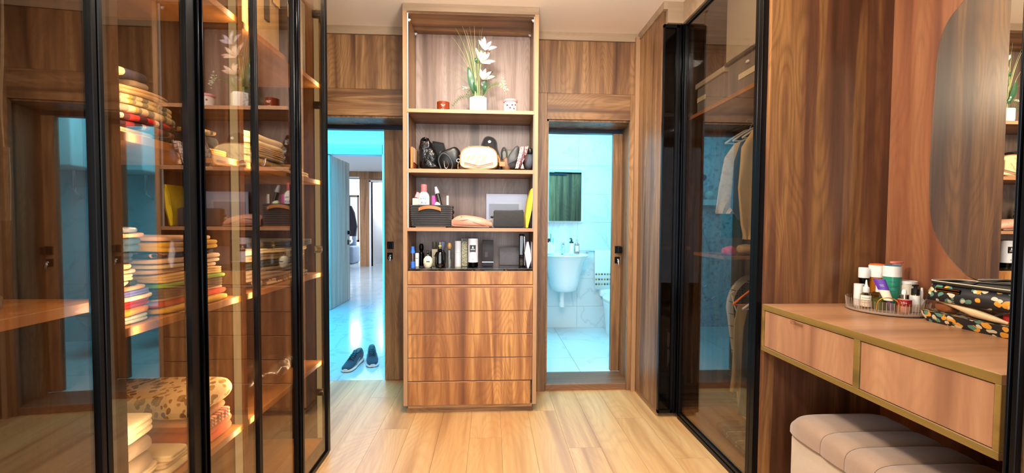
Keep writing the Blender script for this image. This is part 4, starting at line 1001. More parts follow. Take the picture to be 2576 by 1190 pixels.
hxa, hxb = xat(1053, 2.77), xat(1109, 2.77)
hd = strap_arc(hxa, hxb, YB - .096, at(1053, 527, Y=2.77).z, .016, tan_l, t)
for xx in (hxa + .008, hxb - .008): obj('rivet', MB().ball((xx, YB - .099, at(1053, 526, Y=2.77).z), .0035, .0025, .0035, 8, 5), steel, hd)
lb = quickbox('leather_strip', (xat(1046, 2.77), xat(1121, 2.77), 2.762, 2.83, Z3 + .0003, Z3 + .0055), tan_l, bev=.001); tag(lb, 'flat tan leather strap lying under the rope basket', 'strap')
zr = zbk + .012
def inb(name, lab, cat, x, y, h=0): return thing(name, lab, cat, (x, y, zr + h))
x, y = xat(1066, 2.82), 2.83; ztb = at(1066, 464, Y=y).z; zsh = at(1066, 487, Y=y).z
t = inb('spray_bottle', 'white spray bottle with a coral pink cap and blue print standing in the rope basket', 'bottle', x, y); rr = 13.5 * MPP(y)
obj('bottle_body', MB().lathe([(rr * .9, 0), (rr, .006), (rr, zsh - zr - .02), (rr * .86, zsh - zr - .004), (rr * .5, zsh - zr + .012)], (x, y, zr), 24), white_m, t, smooth=35)
obj('cap', MB().lathe([(rr * .52, 0), (rr * .56, .003), (rr * .55, ztb - zsh - .012), (rr * .45, ztb - zsh - .008)], (x, y, zsh + .008), 20), mat('coral_cap', 'ee7f82', .35), t, smooth=35)
blu = mat('blue_print', '4a6c9c', .5)
zt_x = at(1066, 511, Y=y).z; text('print', 'AIX', .026, blu, (x + .004, y - rr - .0004, zt_x), (PI / 2, 0, 0), t, .0003)
for dx_, dz_, s_ in ((-.014, .03, .006), (.002, .032, .008), (.014, .03, .006)): obj('print_bird', MB().prism([(x + dx_ - s_, zt_x + dz_ + s_ * .6), (x + dx_, zt_x + dz_), (x + dx_ + s_, zt_x + dz_ + s_ * .8), (x + dx_, zt_x + dz_ - s_)], y - rr - .0003, y - rr + .002, 'Y'), blu, t)
x = xat(1046, 2.84); q = quickbox('carton', (bx0 + .016, x + .022, 2.81, 2.86, zr, at(1041, 499, Y=2.82).z, ), mat('ivory_card', 'e9e2d4', .7), bev=.002); tag(q, 'ivory carton in the left end of the rope basket', 'box')
obj('label', MB().box(bx0 + .019, x + .019, 2.8085, 2.81, at(1041, 513, Y=2.82).z, at(1041, 502, Y=2.82).z), mat('grey_print', 'b9b5ac', .7), q)
x = xat(1052, 2.87); a = at(1045, 487, Y=2.88)
t = thing('compact', 'crimson framed compact mirror tilted behind the white spray bottle', 'mirror', (x, 2.885, zr)); M = Matrix.Translation((x, 2.885, a.z - .01)) @ Matrix.Rotation(.35, 4, 'Y')
obj('case', MB().box(-.022, .026, -.004, .004, -.10, .022, bev=.002, M=M), mat('crimson_plastic', '8c2440', .3), t)
obj('glass', MB().box(-.017, .021, -.0055, -.004, -.02, .017, M=M), mat('pale_pink_glass', 'e8c8cc', .2), t)
# hair brush / dryer leaning
c0 = at(1118, 512, Y=2.82); c1 = at(1096, 470, Y=2.84); A, B = Vector((c0.x, 2.815, zr + .02)), Vector((c1.x, 2.84, c1.z)); d = (B - A)
t = thing('roller_brush', 'black and pink hair styling brush with a pale grey tip leaning in the rope basket', 'hair tool', A)
ptt = lambda f: A + d * f
obj('handle', MB().tube([ptt(0), ptt(.35)], [.014, .014], 14), mat('hot_pink', 'e0409a', .35), t, smooth=40)
obj('barrel', MB().tube([ptt(.35), ptt(.40), ptt(.78), ptt(.80)], [.014, .0155, .0155, .013], 14), blk_leather, t, smooth=40)
obj('tip', MB().tube([ptt(.80), ptt(.82), ptt(.90), ptt(.92), ptt(1.0)], [.016, .017, .0145, .0125, .009], 14), mat('lavender_grey', 'b4b8c6', .4), t, smooth=40)
x = xat(1092, 2.86); q = obj('comb', MB().box(x - .016, x + .012, 2.855, 2.865, zr, at(1092, 492, Y=2.86).z, bev=.004), mat('magenta_plastic', 'd848a8', .35)); tag(q, 'magenta comb standing behind the roller brush', 'comb')
x = xat(1126, 2.86); t = inb('lip_gloss', 'slim clear tube with gold print at the right end of the rope basket', 'tube', x, 2.86)
obj('tube_body', MB().box(x - .009, x + .009, 2.852, 2.868, zr, at(1126, 492, Y=2.86).z, bev=.003), mat('champagne_tube', 'b59a7c', .25), t, smooth=True)
obj('label', MB().box(x - .005, x + .006, 2.851, 2.852, zr + .08, at(1126, 494, Y=2.86).z), white_m, t)
x = xat(1100, 2.82); q = obj('crumpled_packet', softbag((x, 2.825, zr), .05, .04, at(1100, 508, Y=2.82).z - zr, .6, .008, 25, 3), mat('pale_green_film', 'cfdcc0', .35), smooth=True); tag(q, 'pale green and white crumpled packet in front of the roller brush', 'packet')
# black small thing at the basket's right
q = obj('hair_clip', MB().tube([at(1133, 519, Y=2.90), at(1139, 521, Y=2.90), at(1137, 528, Y=2.9), at(1141, 534, Y=2.9), at(1137, 540, Y=2.9), at(1139, 548, Y=2.9), Vector((at(1139, 560, Y=2.9).x, 2.9, Z3 + .008))], .007, 8), blk_leather, smooth=True); tag(q, 'black claw clip between the rope basket and the pink bag', 'hair clip')
# pink bag lying down
pinkl = mat('dusty_pink_leather', 'd39a84', .42)
xa_, xb_ = xat(1137, 2.83), xat(1238, 2.83); xc_ = (xa_ + xb_) / 2
t = thing('pink_leather_bag', 'dusty pink leather bag lying flat in the middle of the third shelf', 'bag', (xc_, 2.86, Z3))
rings = []
for k in range(17):
    f = k / 16; x = xa_ + (xb_ - xa_) * f; h = (.098 - .034 * f) * (math.sin(PI * min(max(f, .02), .98)) ** .22); w_ = .09 * math.sin(PI * min(max(f, .03), .97)) ** .25
    rings.append([(x, 2.86 + w_ * math.copysign(abs(math.cos(a)) ** .6, math.cos(a)), Z3 + .002 + h / 2 + h / 2 * math.copysign(abs(math.sin(a)) ** .7, math.sin(a))) for a in [i * 2 * PI / 20 for i in range(20)]])
obj('body', MB().loft(rings).rough(.003, 16, 2, lo=Z3 + .006), pinkl, t, smooth=True)
obj('seam', MB().tube([(xa_ + .012, 2.775, Z3 + .045), (xc_ - .03, 2.772, Z3 + .055), (xc_ + .03, 2.772, Z3 + .032), (xb_ - .03, 2.776, Z3 + .012)], .0022, 6), mat('dark_pink_leather', 'a96f5c', .5), t, smooth=True)
obj('piping', MB().tube([(xa_ + .004, 2.79, Z3 + .02), (xa_ + .02, 2.773, Z3 + .012), (xc_, 2.770, Z3 + .008), (xb_ - .02, 2.775, Z3 + .006)], .0025, 6), pinkl, t, smooth=True)
obj('slot', MB().tube([(xc_ - .015, 2.785, Z3 + .066), (xc_ + .04, 2.782, Z3 + .058)], .0018, 6), grey_l, t)
for xx, zz in ((xc_ - .07, .078), (xc_ + .068, .055)): obj('snap_button', MB().ball((xx, 2.785, Z3 + zz), .004, .003, .004, 8, 5), mat('blush_snap', 'c2806a', .3), t)
obj('strap_end', MB().tube([(xb_ - .02, 2.83, Z3 + .05), (xb_ - .004, 2.83, Z3 + .058), (xb_ + .006, 2.835, Z3 + .04)], .005, 8), mat('putty_leather', 'a89880', .5), t, smooth=True)
xa_, xb_ = xat(1241, 2.82), xat(1318, 2.82)
t = thing('black_pouch', 'black woven zip pouch standing in front of the white papers', 'pouch', ((xa_ + xb_) / 2, 2.83, Z3))
hh = at(1280, 529, Y=2.82).z - Z3
b = MB().box(xa_, xb_, 2.80, 2.855, Z3 + .001, Z3 + hh, bev=.012, seg=3); b.rough(.003, 15, 1, lo=Z3 + .01); obj('body', b, rope_m, t, smooth=True)
obj('zip', MB().tube([(xa_ + .008, 2.827, Z3 + hh - .002), ((xa_ + xb_) / 2, 2.828, Z3 + hh - .004), (xb_ - .006, 2.827, Z3 + hh + .001)], .0025, 6), blk_leather, t)
obj('pull', MB().ball((xa_ - .008, 2.83, Z3 + .075), .012, .008, .010, 8, 6), blk_leather, t, smooth=True)
x = xat(1276, 3.0); q = thing('document_folder', 'large pale blue-white plastic document folder leaning at the back of the third shelf', 'folder', (x, 3.02, Z3))
fzt = at(1270, 488, Y=3.02).z
obj('cover', MB().box(xat(1223, 3.02), xat(1326, 3.02), 3.018, 3.024, Z3 + .001, fzt, bev=.001), mat('pale_blue_plastic', 'b9c2dc', .45), q)
obj('paper', MB().box(xat(1230, 3.01), xat(1305, 3.01), 3.012, 3.0175, Z3 + .001, at(1270, 513, Y=3.01).z), mat('grey_blue_paper', '98a2b4', .7), q)
obj('paper', MB().box(xat(1245, 3.02), xat(1312, 3.02), 3.0176, 3.0182, Z3 + .01, at(1270, 508, Y=3.02).z), mat('light_paper', 'c6cddc', .7), q)
# yellow soft case leaning on the right side
xr_ = CX1 - T; t = thing('yellow_case', 'bright yellow flat pouch leaning against the right side of the third shelf', 'pouch', (xr_ - .04, 2.84, Z3))
zz1 = at(1340, 474, Y=2.80).z - Z3
pts = [(-.048, 0), (-.034, 0), (-.008, zz1 * .45), (-.002, zz1 * .8), (-.003, zz1), (-.012, zz1 * .985), (-.034, zz1 * .72), (-.05, zz1 * .3)]
b = MB().prism([(xr_ + a, Z3 + .001 + c) for a, c in pts], 2.778, 2.93, 'Y'); bmesh.ops.bevel(b.b, geom=list(b.b.edges), offset=.003, segments=2, affect='EDGES')
obj('body', b, mat('bright_yellow', 'f2cc10', .5), t, smooth=True)
obj('zip', MB().tube([(xr_ - .016, 2.763, Z3 + zz1 * .97), (xr_ - .036, 2.763, Z3 + zz1 * .72), (xr_ - .046, 2.763, Z3 + zz1 * .5)], .002, 6), mat('dark_yellow', 'b8960c', .5), t)
# ------------------------------------------------------------------ fourth level: bottles on the glass
Z4 = gz + .001
def cyl_thing(name, lab, cat, px, Y, py_top, r_px, parts, sx=1, sy=1):
    """parts: (name, [(r, z) as fractions of radius and height], material)"""
    x = xat(px, Y, 640); h = at(px, py_top, Y=Y).z - Z4; r = r_px * MPP(Y)
    t = thing(name, lab, cat, (x, Y, Z4))
    for n_, prof, m in parts: obj(n_, MB().lathe([(a * r, c * h) for a, c in prof], (x, Y, Z4), 24, sx, sy), m, t, smooth=35)
    return t, x, h, r
def bx_thing(name, lab, cat, px0, px1, Y, py_top, dep, m, bev=.002):
    x0_, x1_ = xat(px0, Y, 640), xat(px1, Y, 640); h = at(px0, py_top, Y=Y).z - Z4
    t = thing(name, lab, cat, ((x0_ + x1_) / 2, Y + dep / 2, Z4)); obj('carton', MB().box(x0_, x1_, Y, Y + dep, Z4, Z4 + h, bev=bev), m, t, smooth=True)
    return t, x0_, x1_, h
bright_blue = mat('bright_blue', '2f6fe0', .25)
cyl_thing('travel_spray', 'small bright blue and clear travel spray at the far left on the glass', 'bottle', 1038.5, 2.80, 620, 5.5, [('bottle_body', [(1, 0), (1, .28), (.98, .28)], bright_blue), ('clear_body', [(.96, .28), (.96, .68)], glass_clear), ('cap', [(1, .68), (1, .78), (.75, .84), (.75, .98), (.6, 1)], bright_blue)])
t, x0_, x1_, h = bx_thing('small_white_carton', 'small white cosmetics carton beside the blue travel spray', 'box', 1045, 1053, 2.84, 637, .03, white_m)
obj('print_line', MB().box((x0_ + x1_) / 2 - .008, (x0_ + x1_) / 2 + .008, 2.8395, 2.84, Z4 + h * .6, Z4 + h * .66), mat('grey_letters', '8c8c8c', .6), t)
cyl_thing('black_teddy_bottle', 'tall black perfume bottle with two knobs on its cap, third from left', 'bottle', 1060, 2.93, 610, 7, [('bottle_body', [(.9, 0), (1, .05), (1, .5), (.5, .62)], black_gloss), ('cap', [(.55, .62), (.8, .7), (.8, .85), (.5, .95)], black_gloss)])
t, x, h, r = cyl_thing('round_perfume', 'round frosted white perfume bottle with a silver neck', 'bottle', 1076.5, 2.80, 629, 11.5, [('bottle_body', [(.55, 0), (.85, .08), (1, .28), (.96, .48), (.6, .62), (.3, .66)], mat('frosted_pearl', 'e4dfc8', .18)), ('neck', [(.3, .64), (.34, .66), (.34, .74)], steel), ('cap', [(.28, .74), (.3, .76), (.26, .98), (.1, 1)], glass_smoke)])
obj('print_line', MB().box(x - .006, x + .016, 2.80 - r - .0005, 2.80 - r + .004, Z4 + h * .33, Z4 + h * .39), mat('dark_letters', '4a4636', .6), t)
t, x0_, x1_, h = bx_thing('beige_carton', 'beige perfume carton half hidden behind the round bottle', 'box', 1086, 1100, 2.90, 627, .04, mat('beige_card', 'b8ae94', .6))
obj('label', MB().lathe([(.006, 0), (.006, .0005)], seg=14).xf(Matrix.Translation(((x0_ + x1_) / 2, 2.8995, Z4 + h * .6)) @ Matrix.Rotation(PI / 2, 4, 'X')), mat('brown_seal', '6d5c40', .5), t)
t, x, h, r = cyl_thing('cross_perfume', 'smoky dark glass perfume bottle topped by a golden cross', 'bottle', 1107, 2.82, 609, 13, [('bottle_body', [(.8, 0), (.95, .04), (1, .15), (1, .5), (.8, .6), (.35, .64)], glass_smoke), ('liquid', [(.7, .05), (.85, .1), (.85, .32)], mat('dark_liquid', '191410', .1)), ('neck', [(.3, .64), (.36, .65), (.36, .72), (.2, .74)], black_gloss)])
obj('gold_cross', MB().box(x - .002, x + .002, 2.818, 2.822, Z4 + h * .66, Z4 + h, bev=.0008).box(x - .010, x + .010, 2.818, 2.822, Z4 + h * .83, Z4 + h * .865, bev=.0008), gold, t)
cyl_thing('faceted_perfume', 'tall clear faceted glass perfume bottle with a golden stopper', 'bottle', 1130.5, 2.80, 611, 9.5, [('bottle_body', [(.85, 0), (.78, .1), (.84, .4), (1, .7), (.5, .76)], glass_clear), ('liquid', [(.6, .06), (.62, .1), (.65, .3)], mat('grey_liquid', '5a5850', .1)), ('cap', [(.35, .76), (.5, .8), (.55, .9), (.3, 1)], mat('amber_stopper', 'a07848', .15))], 1, .7)
cyl_thing('dark_perfume', 'dark squat perfume bottle behind the golden cross bottle', 'bottle', 1093, 3.0, 606, 10, [('bottle_body', [(.9, 0), (1, .1), (1, .55), (.4, .68)], glass_smoke), ('cap', [(.4, .68), (.5, .72), (.5, .95)], mat('olive_cap', '6b6650', .3))])
cyl_thing('lilac_perfume', 'lilac fan-capped perfume bottle at the back', 'bottle', 1113, 3.0, 608, 8, [('bottle_body', [(.9, 0), (1, .1), (1, .5), (.4, .62)], glass_smoke), ('cap', [(.3, .62), (1, .95), (.9, 1)], mat('lilac_cap', '8c90b4', .3))], 1, .5)
t, x, h, r = cyl_thing('white_tube_box', 'plain white cylindrical box standing left of the printed carton', 'box', 1152, 2.86, 606, 8, [('tube_body', [(1, .02), (1, 1)], mat('matte_white_card', 'cfd2dc', .6)), ('base', [(1.02, 0), (1.02, .05)], mat('cream_base', 'd6cdb8', .5))])
obj('print_line', MB().box(x - r * .8, x + r * .8, 2.86 - r * 1.005, 2.86 - r * .99, Z4 + h * .55, Z4 + h * .56), bpy.data.materials['grey_print'], t)
t, x0_, x1_, h = bx_thing('patterned_carton', 'tall olive-grey patterned carton between two cylindrical boxes', 'box', 1161, 1176, 2.88, 600, .045, floral('carton_print', 'b4b094', ['6c6a50', '8f8c70'], 130, .4))
obj('lid_window', MB().box(x0_ + .006, x1_ - .002, 2.8785, 2.88, Z4 + h * .9, Z4 + h * .99), black_leather_ := blk_leather, t)
t, x, h, r = cyl_thing('perfume_canister', 'white canister with a black label and white emblem in the middle of the glass top', 'box', 1190, 2.84, 598.5, 12.8, [('canister_body', [(1, .17), (1, .985)], mat('lavender_white_card', 'dcdde8', .4)), ('base', [(.9, 0), (1, .03), (1.0, .165), (1, .17)], black_gloss), ('lid', [(1.02, .985), (1.02, 1.0)], black_gloss)])
zl = at(1189, 625, Y=2.84 - r).z
obj('black_label', MB().box(x - .021, x + .020, 2.84 - r * 1.02, 2.84 - r * .8, zl - .024, zl + .023), mat('label_black', '1a1c24', .5), t)
obj('emblem', MB().prism([(x - .007, zl), (x + .007, zl), (x, zl + .018)], 2.84 - r * 1.03, 2.84 - r * 1.018, 'Y'), white_m, t)
obj('print_line', MB().box(x - .015, x + .015, 2.84 - r * 1.03, 2.84 - r * 1.018, zl - .010, zl - .006), white_m, t)
text('print', 'A', .012, bpy.data.materials['label_black'], (x + .0, 2.84 - r * 1.01, Z4 + h * .28), (PI / 2, 0, .0), t)
t, x0_, x1_, h = bx_thing('black_carton', 'matte black perfume carton with a thin silver line', 'box', 1213, 1241, 2.90, 605, .06, mat('matte_black_card', '2a262c', .6))
obj('silver_line', MB().box(x0_ - .0005, x1_ + .0005, 2.8992, 2.90, Z4 + h * .145, Z4 + h * .165), steel, t)
obj('emblem', MB().box((x0_ + x1_) / 2 - .02, (x0_ + x1_) / 2 - .0, 2.8992, 2.90, Z4 + h * .35, Z4 + h * .55), mat('dim_print', '4c4448', .6), t)
t, x0_, x1_, h = bx_thing('grey_wallet', 'flat mottled grey envelope wallet leaning at the right on the glass', 'wallet', 1257, 1306, 2.96, 622, .02, fabric('mottled_grey', '7c787c', .8, '4c484e', 60))
obj('flap', MB().prism([(x0_, Z4 + h), (x1_, Z4 + h), ((x0_ + x1_) / 2, Z4 + h * .55)], 2.957, 2.96, 'Y'), bpy.data.materials['mottled_grey'], t)
t, x0_, x1_, h = bx_thing('smoked_case', 'dark translucent standing case with a steel spine near the right side', 'case', 1306, 1319, 2.85, 589, .09, glass_smoke, .006)
obj('steel_spine', MB().tube([(x1_ + .003, 2.86, Z4 + .01), (x1_ + .003, 2.855, Z4 + h * .6), (x1_ - .0, 2.855, Z4 + h * .92), (x1_ - .012, 2.86, Z4 + h * .97)], .004, 8), steel, t, smooth=True)
for k, (pa, pb, yy, lab) in enumerate(((1320, 1337, 2.79, 'white and lilac folded paper bag standing at the right end of the glass'), (1335, 1340, 2.84, 'pale paper bag edge pressed against the cabinet side'))):
    x0_, x1_ = xat(pa, yy, 640), xat(pb, yy, 640); h = at(pa, 608, Y=yy).z - Z4
    t = thing('folded_paper_bag', lab, 'paper bag', ((x0_ + x1_) / 2, yy, Z4)); w_ = x1_ - x0_
    pts = [(x0_ + w_ * .4, Z4), (x0_ + w_ * .62, Z4), (x1_, Z4 + h * .3), (x1_ - w_ * .2, Z4 + h * .7), (x0_ + w_ * .55, Z4 + h), (x0_ + w_ * .3, Z4 + h * .96), (x0_, Z4 + h * .55)]
    obj('body', MB().prism(pts, yy, yy + .11, 'Y'), mat('lilac_white_paper', 'cfcbe0', .6) if k == 0 else bpy.data.materials['lilac_white_paper'], t)
    obj('fold', MB().prism([(x0_ + w_ * .45, Z4 + h * .1), (x1_ - w_ * .15, Z4 + h * .35), (x0_ + w_ * .55, Z4 + h * .8), (x0_ + w_ * .2, Z4 + h * .5)], yy - .002, yy, 'Y'), white_m, t)
# things in the shallow drawer
zd = zc(715) + .008
for k, (pa, pb, m, lab, hh) in enumerate(((1042, 1050, gold, 'gold chain in the left of the shallow drawer', .0), (1055, 1068, white_m, 'white beaded bracelet in the shallow drawer', 0), (1078, 1092, mat('maroon_beads', '6b2430', .4), 'maroon beaded bracelet in the shallow drawer', 0))):
    x0_, x1_ = xat(pa, 2.82, 680), xat(pb, 2.82, 680); b = MB()
    for i in range(14):
        a = i * 2 * PI / 14; b.ball(((x0_ + x1_) / 2 + (x1_ - x0_) / 2 * math.cos(a), 2.83 + .02 * math.sin(a), zd + .066), .004, .004, .004, 6, 4)
    b.box((x0_ + x1_) / 2 - .014, (x0_ + x1_) / 2 + .014, 2.81, 2.85, zd - .001, zd + .063, bev=.004)
    tag(obj('bracelet', b, m, smooth=True), lab, 'jewellery')
q = quickbox('teal_cloth', (xat(1216, 2.8, 680), xat(1270, 2.8, 680), 2.785, 3.0, zd, zd + .066), fabric('teal_cloth', '2c5a58'), bev=.01); tag(q, 'folded teal cloth in the shallow drawer under the glass', 'cloth')
# ------------------------------------------------------------------ clothes in the left wardrobe
FXc = -.965; BXc = -1.34
def fab(n, c, c2=None): return fabric(n, c, .9, c2, 26, .2)
cl = dict(mint=fab('mint_grey_cotton', 'b9c2bb'), orange=fab('orange_cotton', 'ef9a2e', 'd07a1c'), crimson=fab('crimson_knit', 'c8203c'), cream=fab('cream_cotton', 'f0dcb8'),
          lilac=fab('blue_lilac_cotton', '6a6fc0'), brownw=fab('brown_fleece', '8a4a2c', 'f0d8b4'), bw=floral('black_white_print', '1b1c22', ['e8dcc8', 'b8a890'], 26, .36), pink=fab('pale_pink_cotton', 'ecc4ac'),
          tanp=floral('tan_black_print', 'e0b48a', ['17181e', '2a2c34'], 12, .42), navyp=floral('navy_white_print', '1e2c44', ['8f9cae', '3c4c66'], 40, .33), navy=fab('petrol_blue_knit', '2c4a66'), peach=fab('peach_cotton', 'd89a7c'),
          greyp=floral('grey_lace_print', '6a7488', ['d6d8dc', 'a8aebb'], 60, .34), ochre=fab('ochre_cotton', 'e2b83c', 'b8922c'), red=fab('tomato_red_cotton', 'd8301c'), brown=fab('dark_brown_wool', '3e2c22'),
          green=fab('grass_green_cotton', '74b02c'), mustard=fab('mustard_wool', 'dcae2c', 'b48c20'), sand=fab('sand_cotton', 'e4be7c'), rose=fab('rose_cream_cotton', 'eecab0'), leop=floral('dark_leopard_print', '2a1c18', ['c89a78', '0f0c0c'], 40, .36),
          khaki=fab('khaki_cotton', 'b49c6c', '8c7a54'), ivory=fab('ivory_linen', 'fbeecb'), char=fab('charcoal_jersey', '3a3836'), black=fab('black_jersey', '18181a'), taupe=fab('taupe_jersey', '8c7c6c'),
          beige=fab('beige_wool', 'cba878'), coral=fab('coral_towel', 'e8603c'), stripe=checks('multicolour_stripes', 'c8583c', 'e8d8c0', '6a7aa0', 60, 0), floralq=floral('brown_floral_quilt', 'ead0a0', ['9c7a3c', '7a5a2c', 'b08c50'], 34, .34),
          pinktan=fab('pink_tan_cotton', 'cf9a78'), check1=checks('gold_grey_check', 'f2e2b4', '9c9884', 'd8b45c', 26, 0), check2=checks('cream_grey_check', 'f4e6c0', 'a09a88', 'e0bc68', 24, 0), redp=checks('red_plaid', 'd82c24', '4a1a1c', 'f0e0d0', 18, 30), darkp=checks('maroon_plaid', '3a1e24', '8c2c2c', 'c8a890', 22, 26), navyb=checks('navy_piped_cloth', '1c2036', '23284a', 'e8c8a0', 9, 0))
A0, A1 = 1.035, 1.20
def L(t): return t
zA = 1.02
stack(BXc, FXc, divA + .006, 1.205, zA + .001, [
    (.022, cl['mint'], 'mint grey folded top with wavy edge at the bottom of the left pile', 1, 0, .01),
    (.022, cl['orange'], 'bright orange folded top, second from the bottom of the left pile', 1, 0, .015),
    (.024, cl['crimson'], 'crimson folded sweater, third from the bottom of the left pile', 1, 0, .022),
    (.012, cl['cream'], 'thin cream folded shirt lying on the crimson sweater', 1, 0, .018),
    (.016, cl['lilac'], 'blue-lilac folded shirt above the thin cream shirt', 2, 0, -.005),
    (.012, cl['brownw'], 'brown fleece with a white edge above the blue-lilac shirt', 1, 0, -.005),
    (.014, cl['bw'], 'black folded top with white curl print in the left pile', 1, 0, -.03),
    (.018, cl['cream'], 'thick cream folded top above the curl print top', 2, 0, -.03),
    (.012, cl['pink'], 'pale pink folded top in the upper half of the left pile', 1, 0, -.025),
    (.017, cl['tanp'], 'tan folded scarf with black swirls on the pale pink top', 1, 0, -.03),
    (.030, cl['navyp'], 'navy folded blouse with white specks in the left pile', 2, 0, -.03),
    (.038, cl['navy'], 'petrol blue folded sweater near the top of the left pile', 2, 0, -.015),
    (.012, cl['peach'], 'thin peach folded shirt on the petrol blue sweater', 1, 0, -.012),
    (.016, cl['greyp'], 'grey folded lace top crowning the left pile', 1, 0, -.04)], 'folded clothes on the middle wardrobe shelf', seed=1)
y0 = 1.222
stack(BXc, FXc, y0, divB - .032, zA + .001, [
    (.018, cl['ochre'], 'ochre yellow folded shirt at the bottom of the right pile', 1, 0, .0),
    (.022, cl['red'], 'tomato red folded shirt, second from the bottom of the right pile', 1, 0, .002),
    (.008, cl['pinktan'], 'thin pink-tan folded layer above the tomato red shirt', 1, 0, -.015),
    (.030, cl['brown'], 'dark brown folded sweater in the right pile', 2, 0, -.02),
    (.015, cl['green'], 'grass green folded shirt on the dark brown sweater', 1, 0, -.022),
    (.026, cl['sand'], 'sand coloured folded sweater above the green shirt', 2, 0, -.03),
    (.015, cl['rose'], 'rose cream folded shirt in the middle of the right pile', 1, 0, -.035),
    (.015, cl['cream'], 'cream folded shirt above the rose cream one', 1, 0, -.035),
    (.018, cl['rose'], 'pinkish cream folded top under the leopard print', 1, 0, -.035),
    (.016, cl['leop'], 'dark leopard print folded scarf near the top of the right pile', 1, 0, -.07),
    (.032, cl['mustard'], 'thick mustard wool sweater near the top of the right pile', 2, 0, -.06),
    (.016, cl['pink'], 'pink-beige folded shirt crowning the right pile', 1, 0, -.09)], 'folded clothes on the middle wardrobe shelf', seed=2)
zB = 1.53
stack(BXc, FXc, divA + .006, 1.345, zB + .001, [
    (.020, cl['cream'], 'cream folded blanket at the bottom of the upper pile', 2, 0, -.09),
    (.018, cl['darkp'], 'maroon plaid folded blanket low in the upper pile', 1, .0, 0),
    (.020, cl['redp'], 'red plaid folded blanket in the upper pile', 1, 0, -.01),
    (.026, cl['check2'], 'cream and grey checked blanket, lower of the two checked ones', 1, 0, -.005),
    (.028, cl['check1'], 'gold and grey checked blanket, upper of the two checked ones', 1, 0, -.01),
    (.020, cl['beige'], 'beige folded wool scarf on the checked blankets', 2, 0, -.03),
    (.022, cl['taupe'], 'dark taupe folded cloth in the upper pile', 1, .06, -.1),
    (.026, cl['navyb'], 'navy folded cloth with a pale piped edge on top of the upper pile', 1, 0, -.12)], 'folded blankets on the upper wardrobe shelf', 'blanket', 'folded_blanket', seed=3)
q = obj('hanging_scarf', garment([(zB + .055, -.99, -.930), (zB + .016, -.975, -.922), (zB + .003, -.940, -.920), (zB - .055, -.940, -.924)], 1.375, .028, .008, 3, 2), floral('brown_lace', '6a5648', ['9c8674', '4a3a30'], 70, .36), smooth=True); tag(q, 'brown lace scarf drooping over the shelf edge right of the blanket pile', 'scarf')
stack(BXc, FXc, 1.43, divB - .03, zB + .001, [
    (.026, floral('yellow_lace', 'f2b444', ['ffe4a0', 'd88c24'], 60, .36), 'yellow-orange lace cloth lying at the shelf edge beside the scarf', 2, -.02, .0),
    (.045, cl['black'], 'black folded dress lying on the yellow lace cloth', 1, -.02, -.05),
    (.018, floral('beaded_trim', 'caa468', ['3a2a20', 'f4e0b4', '5ca89a'], 70, .38), 'cream and turquoise beaded trim cloth on the black dress', 1, -.02, -.07)], 'folded things beside the scarf on the upper shelf', seed=4)
# right bay
stack(BXc, FXc, divB + .03, 2.005, zB + .001, [
    (.038, cl['khaki'], 'olive khaki folded trousers at the bottom of the pile in the far bay', 1, 0, -.01),
    (.022, cl['khaki'], 'lighter khaki folded trousers, second in the far bay pile', 1, 0, -.0),
    (.022, cl['beige'], 'beige folded trousers, third in the far bay pile', 2, 0, -.01),
    (.055, cl['ivory'], 'thick ivory folded sweater on top of the far bay pile', 1, 0, .01)], 'folded clothes in the far bay', seed=5)
stack(BXc, FXc, 2.06, 2.235, zB + .001, [
    (.030, cl['ivory'], 'small ivory folded cloth beside the pile in the far bay', 1, 0, 0),
    (.030, cl['beige'], 'small tan folded cloth on the ivory one in the far bay', 1, 0, -.02)], 'folded clothes in the far bay', seed=6)
stack(BXc, FXc, divB + .03, endY - .03, zA + .001, [
    (.030, floral('cream_leaf_print', '5a5048', ['e8dcc0', 'b4a488'], 22, .4), 'cream leaf print cloth at the bottom of the grey pile', 1, .1, -.03),
    (.050, cl['taupe'], 'grey-brown crumpled folded sweater in the grey pile', 2, 0, -.09),
    (.030, cl['char'], 'charcoal folded top in the grey pile', 1, 0, -.04),
    (.030, cl['khaki'], 'greenish grey folded sleeve in the grey pile', 1, .02, -.06),
    (.022, cl['ivory'], 'ivory-grey folded shirt near the top of the grey pile', 1, 0, -.03),
    (.030, cl['black'], 'black folded jacket on top of the grey pile', 2, .12, .0)], 'grey and black clothes in the far bay', seed=7)
zC = .525
stack(BXc, FXc, divA + .006, 1.235, zC + .001, [
    (.05, cl['taupe'], 'taupe folded throw at the bottom of the near lower pile', 1, 0, 0),
    (.02, cl['ivory'], 'thin ivory folded towel in the near lower pile', 1, 0, .0),
    (.10, cl['taupe'], 'thick grey-brown folded blanket in the near lower pile', 1, 0, -.02),
    (.05, cl['ivory'], 'ivory folded linen on top of the near lower pile', 2, 0, 0)], 'folded linen on the lower shelf', 'linen', 'folded_linen', seed=8)
stack(BXc, FXc, 1.245, 1.35, zC + .001, [
    (.022, cl['ivory'], 'cream towel with a rounded fold at the bottom of the narrow towel pile', 1, 0, .03),
    (.022, cl['cream'], 'cream towel, second in the narrow towel pile', 1, 0, .02),
    (.022, cl['ivory'], 'cream towel on top of the narrow towel pile', 1, 0, 0)], 'folded linen on the lower shelf', 'towel', 'folded_towel', seed=9)
stack(BXc, FXc, 1.385, divB - .03, zC + .001, [
    (.06, cl['coral'], 'thick coral folded towel under the striped towel', 1, 0, .0),
    (.035, cl['stripe'], 'striped red and white towel lying on the coral towel', 2, 0, -.03),
    (.020, cl['pinktan'], 'pink-tan folded sheet under the floral quilt', 1, -.03, -.02),
    (.085, cl['floralq'], 'beige quilt with brown flowers, folded on the towels', 1, -.03, -.01)], 'folded linen on the lower shelf', 'linen', 'folded_quilt', seed=10)
